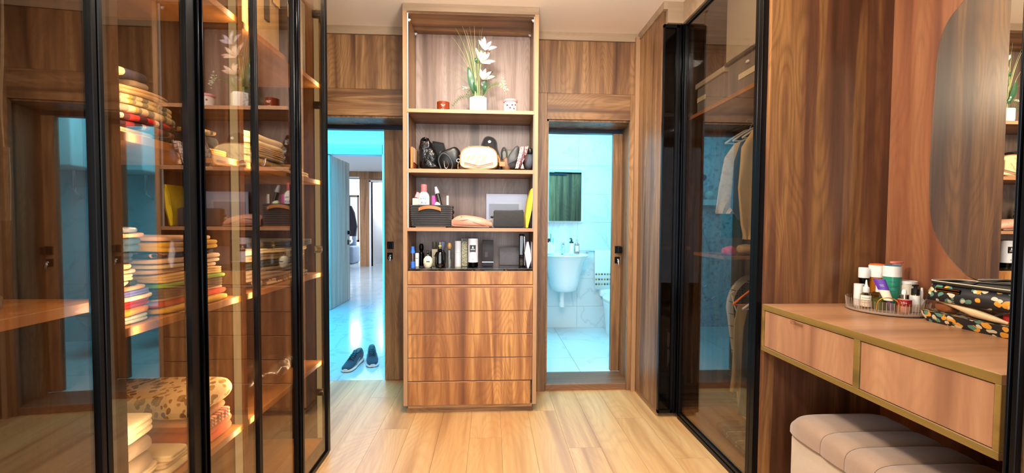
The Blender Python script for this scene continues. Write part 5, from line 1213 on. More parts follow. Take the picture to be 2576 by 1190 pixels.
net = tinted('net_film', (.8, .76, .7), .25, .25)
q = obj('plastic_bag', softbag((-1.12, 1.97, zC + .002), .26, .36, .085, .6, .022, 18, 4, 36, 20), net, smooth=True); tag(q, 'crumpled clear patterned plastic bag on the lower shelf of the far bay', 'bag')
q = obj('sock_roll', softbag((-1.08, 2.19, zC + .002), .09, .06, .06, .8, .006, 14, 4), cl['black'], smooth=True); tag(q, 'black rolled sock beside the crumpled plastic bag', 'sock')
# storage boxes on top
t = thing('storage_box', 'beige fabric storage box with dark straps on the top shelf of the far bay', 'box', (-1.16, 1.83, 2.061)); bz = 2.061
obj('body', MB().box(-1.42, -.965, 1.665, 1.93, bz, bz + .42, bev=.012, seg=3), fab('beige_canvas', 'c8b088'), t, smooth=True)
obj('lid', MB().box(-1.43, -.955, 1.66, 1.935, bz + .42, bz + .46, bev=.01, seg=3), fab('beige_canvas_lid', 'b49c74'), t, smooth=True)
obj('strap', MB().box(-.965, -.958, 1.80, 1.835, bz + .1, bz + .42, bev=.002), cl['char'], t)
obj('paper_tag', MB().box(-.958, -.955, 1.86, 1.915, bz + .20, bz + .255, bev=.001), mat('manila_tag', 'd8c088', .7), t)
t = thing('storage_box', 'dark grey fabric storage box with a paper tag beside the beige one', 'box', (-1.16, 2.08, 2.061))
obj('body', MB().box(-1.42, -.975, 1.955, 2.215, bz, bz + .38, bev=.012, seg=3), fab('grey_canvas', '5a544e'), t, smooth=True)
obj('paper_tag', MB().box(-.975, -.971, 2.02, 2.075, bz + .22, bz + .28, bev=.001), bpy.data.materials['manila_tag'], t)
# garments hanging in the dark near bay
for i, (yy, c, lab, zb2) in enumerate(((.30, 'brown', 'dark brown coat hanging nearest in the left wardrobe', 1.20), (.42, 'crimson', 'dark red dress hanging in the left wardrobe', 1.16), (.54, 'navy', 'petrol blue jacket hanging in the left wardrobe', 1.2), (.66, 'char', 'charcoal coat hanging in the left wardrobe', 1.18), (.78, 'taupe', 'grey-brown cardigan hanging in the left wardrobe', 1.25), (.90, 'black', 'black short jacket hanging farthest in the near bay', 1.45))):
    t = thing('hanging_garment', lab, 'clothes', (-1.2, yy, 1.96), 'garments in the near bay of the left wardrobe')
    obj('cloth', garment([(1.90, -1.25, -1.15), (1.86, -1.34, -1.06), (1.78, -1.41, -1.0), (1.3, -1.40, -1.0), (zb2, -1.41, -.99)], yy, .028, .012, 4, i), cl[c], t, smooth=True)
    hanger(t, -1.2, yy, 1.935, black_matte, .16)
q = obj('leather_folder', softbag((-1.12, .80, 1.1055), .26, .20, .045, .4, .006, 10, 4), mat('dark_brown_leather', '3a2a20', .4), smooth=True); tag(q, 'dark brown flat leather bag on the low shelf at the far left behind glass', 'bag')
# ------------------------------------------------------------------ right wardrobe
gx = RX
bm1, bm2 = fab('grey_felt', '6f675e'), fab('greige_canvas', 'b5a68c')
zs1 = rz1 + .001
t = thing('storage_box', 'grey lidded storage box at the left on the corner wardrobe top shelf', 'box', (1.55, 2.46, zs1))
obj('body', MB().box(1.34, 1.72, 2.30, 2.61, zs1, zs1 + .165, bev=.008), bm1, t, smooth=True)
obj('lid', MB().box(1.33, 1.73, 2.29, 2.62, zs1 + .166, zs1 + .20, bev=.006), bm2, t, smooth=True)
tape = mat('masking_tape', 'cfc29c', .7)
obj('label', MB().box(1.336, 1.34, 2.50, 2.60, zs1 + .075, zs1 + .105, bev=.001), tape, t)
t = thing('storage_box', 'grey storage box with a masking tape label, right of the lidded one', 'box', (1.55, 2.08, zs1))
obj('body', MB().box(1.34, 1.75, 1.89, 2.27, zs1, zs1 + .185, bev=.01), bm1, t, smooth=True)
obj('label', MB().box(1.336, 1.34, 2.02, 2.16, zs1 + .07, zs1 + .10, bev=.001), tape, t)
obj('clasp', MB().ball((1.335, 2.08, zs1 + .14), .008, .014, .008, 8, 6), white_m, t)
t = thing('storage_box', 'large greige canvas box resting on top of the taped grey box', 'box', (1.55, 2.08, zs1 + .187))
obj('body', MB().box(1.33, 1.76, 1.87, 2.28, zs1 + .187, min(zs1 + .60, Zt - .02), bev=.015, seg=3), bm2, t, smooth=True)
obj('bottom_edge', MB().box(1.327, 1.762, 1.868, 2.282, zs1 + .187, zs1 + .205, bev=.004), cl['char'], t)
zr_ = rz1 - .09
def hung(lab, yy, rows, m, th=.022, hm=None, seed=0, hz=-.03, w_=.15, grp='clothes hanging in the corner wardrobe'):
    t = thing('hanging_garment', lab, 'clothes', (1.58, yy, zr_), grp)
    obj('cloth', garment(rows, yy, th, .007, 4, seed), m, t, smooth=True)
    hanger(t, 1.58, yy, zr_ + hz + .005, hm or white_m, w_)
    return t
hung('cream shirt with its sleeve towards the glass, leftmost in the corner wardrobe', 2.35, [(1.82, 1.52, 1.64), (1.78, 1.44, 1.72), (1.70, 1.385, 1.78), (1.52, 1.35, 1.78), (1.375, 1.335, 1.50), (1.365, 1.34, 1.48)], fab('cream_shirt', 'e0c89c'), seed=1)
hung('navy jacket right of the cream shirt in the corner wardrobe', 2.26, [(1.82, 1.52, 1.64), (1.77, 1.42, 1.74), (1.66, 1.385, 1.78), (1.40, 1.375, 1.76), (1.33, 1.42, 1.74)], fab('navy_jacket', '2c3a66'), seed=2)
hung('black quilted jacket behind the navy one in the corner wardrobe', 2.43, [(1.80, 1.52, 1.64), (1.75, 1.45, 1.74), (1.4, 1.42, 1.78), (1.22, 1.42, 1.78)], fab('black_quilt', '24252c'), .035, seed=3)
hung('cream ribbed cardigan, long and narrow, in the corner wardrobe', 2.15, [(1.86, 1.50, 1.62), (1.82, 1.42, 1.70), (1.72, 1.355, 1.76), (1.5, 1.34, 1.76), (1.30, 1.36, 1.70), (1.22, 1.38, 1.46)], fab('cream_rib', 'd9b679', 'b08c54'), .03, seed=4)
hung('black coat, rightmost in the corner wardrobe', 2.02, [(1.86, 1.52, 1.64), (1.80, 1.42, 1.74), (1.5, 1.35, 1.78), (.98, 1.34, 1.78)], cl['black'], .035, black_matte, seed=5)
wshz = at(1800, 641, X=1.37).z
t = thing('scarf', 'pink cloth crumpled on the small wooden shelf of the corner wardrobe', 'cloth', (1.42, 2.36, wshz)); obj('cloth', softbag((1.42, 2.345, wshz + .001), .08, .07, .05, .7, .012, 22, 3), fab('hot_pink_cloth', 'e8285c'), t, smooth=True)
t = thing('scarf', 'beige knitted cloth beside the pink cloth in the corner wardrobe', 'cloth', (1.52, 2.36, wshz)); obj('cloth', softbag((1.52, 2.345, wshz + .001), .09, .08, .06, .7, .01, 22, 5), cl['beige'], t, smooth=True)
# ironing board leaning in the corner
t = thing('ironing_board', 'ironing board with wire mesh and cream cover edge upright in the corner wardrobe', 'ironing board', (1.60, 2.46, .056))
IY = 2.44; iz0, iz1 = .06, at(1870, 690, Y=IY).z; ix0 = at(1828, 800, Y=IY).x; ix1 = ix0 + .33
def capsule(x0, x1, z0, z1, n=14, e=1.0):
    r = (x1 - x0) / 2; cx_ = (x0 + x1) / 2
    return [(cx_ + r * math.cos(PI * k / n), z1 - r * 1.25 + r * 1.25 * math.sin(PI * k / n)) for k in range(n + 1)] + [(cx_ - r * .55 * math.cos(PI * k / n), z0 + .25 - .25 * math.sin(PI * k / n)) for k in range(n + 1)]
oo = capsule(ix0, ix1, iz0, iz1); ii = capsule(ix0 + .032, ix1 - .032, iz0 + .03, iz1 - .035); n = len(oo)
Mi = Matrix.Translation((0, IY, 0)) @ Matrix.Rotation(-.0, 4, 'X')
co = [(a, y_, c) for y_ in (-.012, .012) for lst in (oo, ii) for a, c in lst]; fs = []
for i in range(n):
    j = (i + 1) % n
    fs += [(i, j, n + j, n + i), (2 * n + i, 3 * n + i, 3 * n + j, 2 * n + j), (i, 2 * n + i, 2 * n + j, j), (n + i, n + j, 3 * n + j, 3 * n + i)]
obj('cover_edge', MB().poly(co, fs, Mi), fab('cream_cover', 'e6d8bc'), t)
mb = MB()
k = iz0 + .10
while k < iz1 - .05:
    f = k; mb.tube([(ix0 + .04, IY + .004, f), (ix1 - .04, IY + .004, f)], .0016, 4, cap=False); k += .016
xx = ix0 + .045
while xx < ix1 - .04: mb.tube([(xx, IY + .006, iz0 + .12), (xx, IY + .006, iz1 - .07)], .0016, 4, cap=False); xx += .016
o = obj('wire_mesh', mb, mat('grey_wire', '8c8474', .5, .5), t); o['kind'] = 'stuff'
for zz in (.35, .66): obj('cross_bar', MB().box(ix0 + .03, ix1 - .03, IY + .004, IY + .012, zz, zz + .02), bpy.data.materials['grey_wire'], t)
for i in range(9):
    zz = iz1 - .09 - i * .075; obj('clip', MB().tube([(ix0 + .002 + .008 * (i > 6) * (i - 6), IY - .014, zz), (ix0 + .045, IY - .014, zz - .01)], .0014, 4), black_matte, t)
zl_ = .95
obj('hanging_rail', MB().tube([(1.58, RY0 + .005, zl_), (1.58, 2.405, zl_)], .010, 10), chrome, rw, smooth=True)
def trousers(lab, yy, m, xl, xr, zb2, hm, hz=.0, seed=0):
    t = thing('hanging_trousers', lab, 'trousers', (1.5, yy, zl_)); obj('cloth', garment([(zl_ - .10, xl + .03, xr - .02), (zl_ - .2, xl + .01, xr), (zb2 + .1, xl, xr), (zb2, xl - .01, xr - .05)], yy, .022, .008, 3, seed), m, t, smooth=True)
    hanger(t, (xl + xr) / 2, yy, zl_ - .0, hm, (xr - xl) / 2); return t
trousers('brown corduroy trousers hanging low in the corner wardrobe', 2.20, cl['khaki'], 1.36, 1.60, .36, mat('orange_hanger', 'ff7a14', .35), seed=2)
trousers('dark trousers hanging low, right of the brown corduroy ones', 2.08, cl['char'], 1.34, 1.64, .28, white_m, seed=5)
q = MB(); q.tube(bez(Vector(at(1842, 745, Y=2.3)), Vector(at(1850, 790, Y=2.3)), Vector(at(1868, 800, Y=2.3))), .004, 6)
q.tube([at(1842, 745, Y=2.3), at(1838, 738, Y=2.3), at(1846, 733, Y=2.3)], .003, 6); q = obj('coat_hanger', q, white_m, smooth=True); tag(q, 'empty white hanger in front of the ironing board', 'hanger')
q = MB(); q.tube(bez(Vector(at(1789, 752, Y=2.5)), Vector(at(1810, 738, Y=2.5)), Vector(at(1846, 722, Y=2.5))), .0022, 5); q = obj('wire', q, steel); tag(q, 'thin metal wire sticking out left of the ironing board', 'wire')
t = thing('packed_shirt', 'brown plaid shirt packed in clear film on the floor of the corner wardrobe', 'clothes', (1.50, 2.14, .056))
SB[0] = .057
obj('shirt', folded(MB(), 2.0, 2.32, 1.36, 1.66, .057, .105, 2, .004, 4), checks('brown_plaid', '8a7058', '6e5442', 'c8b498', 22, 22, (1, 0)), t, smooth=50)
obj('film', softbag((1.51, 2.14, .0565), .36, .40, .07, .4, .010, 20, 7, 36, 18), plastic_clear, t, smooth=True)
# inside the narrow corner cabinet
for k, (pp, lab) in enumerate((([(1672, 833), (1681, 838), (1675, 872), (1671, 870)], 'pale torn paper strip, upper one in the narrow corner cabinet'), ([(1671, 876), (1684, 880), (1671, 922)], 'pale torn paper strip, lower one in the narrow corner cabinet'))):
    ptsx = [at(a, b_, Y=2.72) for a, b_ in pp]; q = obj('paper_strip', MB().prism([(p_.x + .012, p_.z) for p_ in ptsx], 2.70, 2.703, 'Y'), mat('aged_paper', 'd8cba8', .7) if k == 0 else bpy.data.materials['aged_paper']); tag(q, lab, 'paper')
q = MB(); q.tube([at(a + 6, b_, Y=2.72) for a, b_ in ((1669, 951), (1675, 955), (1679, 968), (1678, 980), (1672, 988), (1668, 989))], .005, 8); q = obj('cable', q, mat('cream_cable', 'cfc6b0', .5), smooth=True); tag(q, 'cream cable curl low in the narrow corner cabinet', 'cable')
q = quickbox('carton', (1.16, 1.34, 2.70, 2.80, at(1680, 945, Y=2.72).z - .12, at(1680, 945, Y=2.72).z), cl['char'], bev=.004); tag(q, 'dark carton low in the narrow corner cabinet', 'box')
# ------------------------------------------------------------------ bathroom fittings
BY = BY1 - .008
m0, m1 = at(1381, 426, Y=BY - .03), at(1461, 556, Y=BY - .03)
m0.x -= .0
t = thing('bathroom_mirror', 'rectangular wall mirror above the washbasin', 'mirror', ((m0.x + m1.x) / 2, BY, m1.z))
obj('glass', MB().box(m0.x, m1.x, BY - .026, BY - .022, m1.z, m0.z), mat('plain_mirror', 'dde4e6', .0, 1), t)
t.rotation_euler = (0, 0, .045); t.location.y -= .02
obj('frame', MB().box(m0.x - .012, m1.x + .035, BY - .021, BY - .0, m1.z - .02, m0.z + .008, bev=.002), mat('white_lacquer', 'e8f0f0', .3), t)
sxc, syc = at(1420, 640, Y=4.60).x, 4.60; szt = at(1420, 640, Y=4.60).z; ry_, rx_ = .25, 62 * MPP(4.6)
t = thing('washbasin', 'white tapered ceramic washbasin mounted on the bathroom wall', 'washbasin', (sxc, BY, szt))
def ell(rx, ry, z, cy_, n=32, e=1.0): return [(sxc + rx * math.cos(2 * PI * i / n), min(cy_ + ry * math.sin(2 * PI * i / n), BY - .001), z) for i in range(n)]
rg = [(rx_ * .42, .14, -.42), (rx_ * .52, .17, -.40), (rx_ * .58, .19, -.34), (rx_ * .66, .20, -.22), (rx_ * .80, .215, -.08), (rx_ * .96, .24, -.018), (rx_, .25, -.008), (rx_ * .99, .248, 0), (rx_ * .9, .22, -.006), (rx_ * .75, .17, -.06), (rx_ * .4, .10, -.10), (rx_ * .1, .03, -.105)]
obj('bowl', MB().loft([ell(a, b_, szt + c, syc + (.25 - b_) * .35) for a, b_, c in rg]), ceramic, t, smooth=True)
obj('waste_pipe', MB().lathe([(.028, -.17), (.028, 0)], (sxc - .01, syc + .08, szt - .42), 16).lathe([(.034, 0), (.036, .03), (.030, .06)], (sxc - .01, syc + .08, szt - .62), 16), white_m, t, smooth=35)
obj('overflow_hole', MB().lathe([(.014, 0), (.014, .003)], seg=14).xf(Matrix.Translation((at(1417, 643, Y=4.7).x, syc + .16, szt - .008)) @ Matrix.Rotation(-.5, 4, 'X')), black_m, t)
fxp = at(1417, 620, Y=4.74).x; b = MB().lathe([(.022, 0), (.022, .008), (.017, .012), (.017, .085), (.019, .09), (.019, .125), (.012, .13)], (fxp, 4.76, szt - .004), 18)
b.tube([(fxp, 4.75, szt + .07), (fxp, 4.66, szt + .075), (fxp, 4.62, szt + .06)], [.013, .011, .011], 10).box(fxp - .008, fxp + .008, 4.72, 4.77, szt + .128, szt + .138, bev=.003)
obj('tap', b, chrome, t, smooth=35)
def bt(name, lab, cat, px, w_, pt, parts, Y_=4.74):
    x = at(px, 620, Y=Y_).x; h = at(px, pt, Y=Y_).z - szt; r = w_ * MPP(Y_) / 2
    t = thing(name, lab, cat, (x, Y_, szt)); 
    for n_, prof, m in parts: obj(n_, MB().lathe([(a * r, c * h) for a, c in prof], (x, Y_, szt - .002), 20, 1, .7), m, t, smooth=35)
    return t, x, h, r
t, x, h, r = bt('soap_dispenser', 'white soap dispenser with a dark pump right of the tap', 'bottle', 1437.5, 11.5, 599, [('bottle_body', [(1, 0), (1, .66), (.9, .68)], white_m), ('pump', [(.9, .68), (.9, .78), (.4, .80), (.4, .93), (.3, .93)], mat('dark_teal_plastic', '12303a', .4))])
obj('spout', MB().box(x - .022, x + .006, 4.735, 4.745, szt + h * .93, szt + h * 1.0, bev=.003), bpy.data.materials['dark_teal_plastic'], t)
t, x, h, r = bt('lotion_bottle', 'clear lotion bottle with a white label at the right of the basin', 'bottle', 1451, 13, 602, [('bottle_body', [(1, 0), (1, .68), (.5, .76)], tinted('pinkish_glass', (.85, .62, .55), .06)), ('cap', [(.45, .76), (.45, 1)], plastic_clear)])
obj('label', MB().box(x - r * .7, x + r * .6, 4.74 - r * .75, 4.74 - r * .72, szt + h * .15, szt + h * .55), white_m, t)
xq = at(1384, 620, Y=4.74).x; t = thing('toothbrush_cup', 'white square toothbrush holder at the left of the basin', 'cup', (xq, 4.74, szt))
hq = at(1384, 610, Y=4.72).z - szt
obj('cup_body', MB().box(xq - .05, xq + .05, 4.70, 4.78, szt + .001, szt + hq, bev=.004), white_m, t)
obj('toothbrush', MB().tube([(xq + .0, 4.74, szt + .02), (xq + .008, 4.74, szt + hq + .08), (xq + .004, 4.73, szt + hq + .10)], .004, 6), mat('blue_brush', '2a8ab8', .4), t)
obj('toothbrush', MB().tube([(xq + .02, 4.74, szt + .02), (xq + .035, 4.74, szt + hq + .05)], .006, 6), mat('aqua_brush', '58c8d0', .4), t)
obj('razor', MB().box(xq - .04, xq - .0, 4.73, 4.75, szt + hq + .01, szt + hq + .045, bev=.006).box(xq - .034, xq - .014, 4.735, 4.745, szt + hq - .03, szt + hq + .02), black_matte, t)
# towel
ty = BY - .09; ta, tb = at(1478, 634, Y=ty).x, at(1600, 634, Y=ty).x; tz = at(1500, 633, Y=ty).z
rl = MB().tube([(ta, ty, tz), (tb, ty, tz)], .009, 10); 
for xx in (ta + .01, tb - .01): rl.box(xx - .008, xx + .008, ty, BY, tz - .008, tz + .008)
q = obj('towel_rail', rl, chrome, smooth=40); tag(q, 'chrome towel rail right of the washbasin', 'towel rail')
tx0, tx1 = at(1496, 680, Y=ty - .02).x, at(1575, 680, Y=ty - .02).x; tzb = at(1510, 728, Y=ty - .02).z
t = thing('hand_towel', 'white hand towel with three rows of leaf motifs hanging on the rail', 'towel', ((tx0 + tx1) / 2, ty, tz))
tw = MB(); n = 14; co = []
for (yo, z) in [(-.016, tzb), (-.016, (tz + tzb) / 2), (-.015, tz), (-.009, tz + .012), (0, tz + .016), (.009, tz + .012), (.015, tz), (.016, tzb + .08)]:
    for k in range(n + 1):
        f = k / n; co.append((tx0 + (tx1 - tx0) * f + .006 * (tz - z), ty + yo + .003 * math.sin(f * 17) * (tz - z) * 2, z))
fs = [(r_ * (n + 1) + k, r_ * (n + 1) + k + 1, (r_ + 1) * (n + 1) + k + 1, (r_ + 1) * (n + 1) + k) for r_ in range(7) for k in range(n)]
o = obj('cloth', tw.poly(co, fs), fabric('white_terry', 'f2f4f0', .95, 'd8dcd8', 120), t, smooth=True); md = o.modifiers.new('t', 'SOLIDIFY'); md.thickness = .004
mots = [mat('teal_grey_motif', '5a7476', .8), mat('ochre_motif', 'a88c4c', .8), mat('brown_motif', '6a5240', .8)]
for r_ in range(3):
    zz = at(1500, (690, 703, 715)[r_], Y=ty - .02).z
    for k in range(9):
        xx = tx0 + .02 + k * .034
        if xx > tx1 - .01: break
        b = MB().ball((xx, ty - .0205 - (.003 if k % 2 else 0), zz), .0115, .003, .0135, 8, 5); obj('leaf_motif', b, mots[(r_ + k) % 3], t, smooth=True)
q = obj('hanging_bin', softbag((at(1530, 740, Y=BY - .06).x, BY - .06, at(1520, 746, Y=BY - .06).z), .22, .10, .11, .35, 0, 1), ceramic, smooth=True); tag(q, 'rounded white holder on the wall below the hand towel', 'holder')
# toilet
TX = 1.46; TY = BY
t = thing('toilet', 'white ceramic toilet against the bathroom back wall beside the towel', 'toilet', (TX, TY - .3, DB))
def tell(rx, ry, z, cy_): return [(TX + rx * math.cos(2 * PI * i / 32), cy_ + ry * math.sin(2 * PI * i / 32), z) for i in range(32)]
obj('bowl', MB().loft([tell(.12, .20, DB, TY - .26), tell(.125, .21, DB + .1, TY - .27), tell(.16, .26, DB + .28, TY - .33), tell(.19, .29, DB + .38, TY - .40), tell(.19, .29, DB + .40, TY - .40)]), ceramic, t, smooth=True)
obj('seat_lid', MB().loft([tell(.19, .285, DB + .402, TY - .40), tell(.195, .29, DB + .412, TY - .40), tell(.195, .29, DB + .43, TY - .40), tell(.17, .26, DB + .444, TY - .40)]), white_m, t, smooth=40)
t = thing('water_heater', 'white box-shaped water heater hung high on the bathroom wall', 'water heater', (2.0, TY - .2, 1.82))
obj('tank', MB().box(1.74, 2.30, TY - .40, TY - .002, 1.82, 2.56, bev=.02, seg=3), white_m, t, smooth=True)
obj('dial', MB().lathe([(.025, 0), (.022, .015)], seg=16).xf(Matrix.Translation((2.02, TY - .40, 1.9)) @ Matrix.Rotation(PI / 2, 4, 'X')), steel, t)
obj('pipe', MB().tube([(1.95, TY - .1, 1.82), (1.95, TY - .1, 1.6), (1.95, TY - .01, 1.55)], .012, 8), chrome, t, smooth=True)
# shower
t = thing('shower_screen', 'clear glass shower screen with a chrome edge', 'shower screen', (.36, 4.5, DB))
obj('pane', MB().box(.354, .362, 4.26, 4.85, DB + .01, 2.05), glass_clear, t); obj('edge_profile', MB().box(.350, .366, 4.25, 4.262, DB, 2.06, bev=.002).box(.350, .366, 4.25, 4.85, DB, DB + .014), chrome, t)
shx = .05; b = MB().tube([(shx, BY - .05, 1.05), (shx, BY - .05, 1.95)], .010, 10)
t = thing('shower_set', 'chrome hand shower on a riser rail with a looping hose', 'shower', (shx, BY, 1.0)); obj('riser_rail', b, chrome, t, smooth=True)
obj('hand_shower', MB().lathe([(.02, 0), (.055, .01), (.055, .025), (.02, .035)], seg=20).xf(Matrix.Translation((shx, BY - .16, 1.86)) @ Matrix.Rotation(2.4, 4, 'X')), mat('grey_shower_face', '8a949c', .3), t, smooth=40)
obj('shower_handle', MB().tube([(shx, BY - .06, 1.72), (shx, BY - .14, 1.85)], .013, 10), white_m, t, smooth=True)
obj('hose', MB().tube([(shx, BY - .05, 1.05), (shx + .02, BY - .07, .75), (shx - .06, BY - .08, .55), (shx - .16, BY - .08, .62), (shx - .16, BY - .08, 1.0), (shx - .08, BY - .06, 1.25), (shx - .02, BY - .05, 1.6), (shx, BY - .06, 1.72)], .007, 8), chrome, t, smooth=True)
t = thing('shower_caddy', 'small white shower shelf holding a round sponge', 'shelf', (-.10, BY - .05, 1.58)); obj('tray', MB().box(-.19, -.04, BY - .11, BY, 1.53, 1.60, bev=.006), white_m, t); 
q = obj('bath_sponge', MB().ball((-.11, BY - .055, 1.655), .052, .05, .052, 14, 10).rough(.006, 30, 2), fab('white_net_sponge', 'f4f0ea'), smooth=True); tag(q, 'round white net sponge lying on the shower shelf', 'sponge')
# ------------------------------------------------------------------ hall: trainers and what stands far behind
nav = fabric('navy_mesh', '152033', .8, '0c1420', 90); solem = mat('pale_sole', 'd6d0c4', .5); blk = black_matte
def shoe(lab, toe, heel, seed):
    t = thing('trainer', lab, 'shoe', (*((toe + heel) / 2)[:2], 0), 'pair of trainers on the hall floor')
    d = (heel - toe); Ln = d.length; u = d.normalized(); s_ = Vector((-u.y, u.x, 0))
    def ring(f, w_, z0, z1, n=16, top=.7):
        c = toe + u * (f * Ln); r = []
        for i in range(n):
            a = 2 * PI * i / n; wz = math.sin(a); wx = math.cos(a)
            r.append(c + s_ * (w_ * math.copysign(abs(wx) ** .7, wx)) * (1 if wz < 0 else (1 - (1 - top) * wz)) + Vector((0, 0, (z0 + z1) / 2 + (z1 - z0) / 2 * math.copysign(abs(wz) ** .6, wz))))
        return r
    prof = [(.0, .018, .024), (.03, .036, .034), (.12, .048, .046), (.28, .052, .062), (.42, .046, .086), (.56, .042, .104), (.70, .040, .108), (.84, .039, .118), (.95, .034, .122), (1.0, .022, .112)]
    obj('upper', MB().loft([ring(f, w_, .022, h) for f, w_, h in prof]), nav, t, smooth=True)
    obj('sole', MB().loft([ring(f, w_ * 1.1 + .002, 0.0, .030 + .010 * max(0, f - .6)) for f, w_, h in prof]), solem, t, smooth=True)
    obj('outsole', MB().loft([ring(f, w_ * 1.08, 0.0, .008) for f, w_, h in prof]), blk, t, smooth=True)
    obj('collar_shade', MB().loft([ring(f, w_, z - .01, z) for f, w_, z in ((.60, .018, .110), (.66, .026, .114), (.8, .028, .120), (.9, .022, .1235), (.94, .010, .1225))]), blk, t, smooth=True)  # black pad stands in for the shade inside the shoe
    obj('tongue', MB().loft([ring(f, .018, z - .012, z) for f, z in ((.36, .082), (.46, .102), (.58, .122), (.64, .134))]), blk, t, smooth=True)
    b = MB()
    for f, z in ((.34, .080), (.40, .090), (.46, .100), (.52, .108)):
        c = toe + u * (f * Ln); b.tube([c + s_ * .030 + Vector((0, 0, z - .012)), c + Vector((0, 0, z + .010)), c - s_ * .030 + Vector((0, 0, z - .012))], .003, 5)
    obj('laces', b, mat('dark_laces', '20242c', .8) if 'dark_laces' not in bpy.data.materials else bpy.data.materials['dark_laces'], t)
    for sg in (-1, 1):
        c = toe + u * (.34 * Ln); obj('side_stripe', MB().tube([c + s_ * sg * .051 + Vector((0, 0, .034)), c + u * .05 + s_ * sg * .046 + Vector((0, 0, .05)), c + u * .10 + s_ * sg * .043 + Vector((0, 0, .06))], .0035, 6), mat('grey_stripe', '74808e', .6) if 'grey_stripe' not in bpy.data.materials else bpy.data.materials['grey_stripe'], t, smooth=True)
    return t
g0 = lambda a, b_: Vector((*at(a, b_, Z=.0)[:2], 0))
ta_, tb_ = g0(868, 938), g0(934, 925)
shoe('navy trainer with a pale sole, left one of the pair on the hall tiles', ta_, ta_ + Vector((.03, .335, 0)), 1)
tb_ = tb_ + Vector((.012, 0, 0))
shoe('navy trainer with a pale sole, right one of the pair, toe turned outwards', tb_, tb_ + Vector((-.10, .32, 0)), 2)
# coat rack things, bed and intercom far away
q = obj('hanging_coat', garment([(at(880, 518, Y=12.7).z, at(866, 560, Y=12.7).x, at(885, 560, Y=12.7).x), (at(880, 535, Y=12.7).z, at(864, 560, Y=12.7).x, at(893, 560, Y=12.7).x), (at(880, 570, Y=12.7).z, at(866, 560, Y=12.7).x, at(899, 560, Y=12.7).x), (at(880, 594, Y=12.7).z, at(880, 560, Y=12.7).x, at(896, 560, Y=12.7).x)], 12.7, .12, .02, 3, 2), fab('dark_blue_coat', '23283a'), smooth=True); tag(q, 'dark coat hanging in the bright far room', 'coat')
t = thing('armchair', 'blue-grey armchair piled with a white printed cloth in the far room', 'chair', (at(872, 600, Y=13).x - .3, 13.1, 0)); ax = at(893, 600, Y=13).x
obj('seat', MB().box(ax - 1.0, ax, 12.8, 13.5, 0, at(875, 620, Y=12.8).z, bev=.06, seg=3), fab('blue_grey_upholstery', '7a90ac'), t, smooth=True)
obj('backrest', MB().box(ax - 1.0, ax - .1, 13.3, 13.55, 0.3, 1.1, bev=.08, seg=3), bpy.data.materials['blue_grey_upholstery'], t, smooth=True)
q = obj('printed_cloth', softbag((ax - .5, 13.05, at(875, 620, Y=12.8).z + .002), .9, .5, .5, .5, .05, 3, 2, taper=.3), floral('white_letter_cloth', 'f0f2f6', ['4a5468'], 8, .25), smooth=True); tag(q, 'white printed cloth heaped on the far armchair', 'cloth')
p = at(959, 517, Y=14.15); q = MB().box(p.x - .12, p.x + .12, 14.08, 14.16, p.z - .32, p.z + .28, bev=.03); q = obj('wall_intercom', q, mat('silver_grey_plastic', '9aa4b0', .4), smooth=True); tag(q, 'grey device with a rounded top on the white wall of the far right room', 'intercom')
obj('device_top', MB().box(p.x - .05, p.x + .05, 14.09, 14.16, p.z + .28, p.z + .40, bev=.03), bpy.data.materials['silver_grey_plastic'], q, smooth=True)
# ------------------------------------------------------------------ dresser top: tray of cosmetics
ZD = zt1 + .0003; TC = Vector((1.705, 1.655, ZD)); TR = .138
t = thing('cosmetics_tray', 'round clear ribbed turntable tray with a golden arched handle on the dresser', 'tray', TC)
obj('base', MB().lathe([(TR * .94, 0), (TR * 1.0, .004), (TR * 1.0, .009), (TR * .96, .012)], TC, 48), mat('smoky_clear_plastic', 'c8ac96', .15, Transmission_Weight=.5), t, smooth=40)
obj('rim', MB().lathe([(TR * .97, .012), (TR * .985, .012), (TR * 1.0, .055), (TR * .985, .055)], TC, 48, cap=False).b and MB().loft([[(TC.x + TR * r_ * math.cos(2 * PI * i / 72) * (1 + .006 * (i % 2)), TC.y + TR * r_ * math.sin(2 * PI * i / 72) * (1 + .006 * (i % 2)), TC.z + z) for i in range(72)] for r_, z in ((.955, .012), (.985, .055), (.97, .055), (.94, .012))], cap=False), plastic_clear, t)
rb = MB()
for i in range(72):
    a = 2 * PI * i / 72; rb.tube([TC + Vector((TR * .962 * math.cos(a), TR * .962 * math.sin(a), .012)), TC + Vector((TR * .99 * math.cos(a), TR * .99 * math.sin(a), .054))], .0009, 4)
o = obj('ribs', rb, mat('pale_rib', 'd9c4b2', .2, Alpha=.5), t); o['kind'] = 'stuff'
hd = at(2228, 765, Z=ZD + .05); dirc = Vector((-.68, -.73, 0)); sid = Vector((.73, -.68, 0)); hb0 = TC + dirc * TR * .97
arc = [hb0 + sid * (.034 * math.cos(a)) + Vector((0, 0, .045 + .030 * math.sin(a))) for a in [PI * k / 14 for k in range(15)]]
obj('golden_handle', MB().tube([arc[0] - Vector((0, 0, .022))] + arc + [arc[-1] - Vector((0, 0, .022))], .0022, 8), gold, t, smooth=True)
zB0 = ZD + .0125
def onray(px, k):
    """a place on the tray seen in the column px, k = -1 front .. 1 back"""
    q = at(px, 760, Y=1.65); d = Vector((q.x, q.y, 0)).normalized(); c = Vector((TC.x, TC.y, 0)); tpar = c.dot(d)
    perp2 = (c - d * tpar).length_squared; half = math.sqrt(max((TR * .82) ** 2 - perp2, .0004))
    return d * (tpar + half * k)
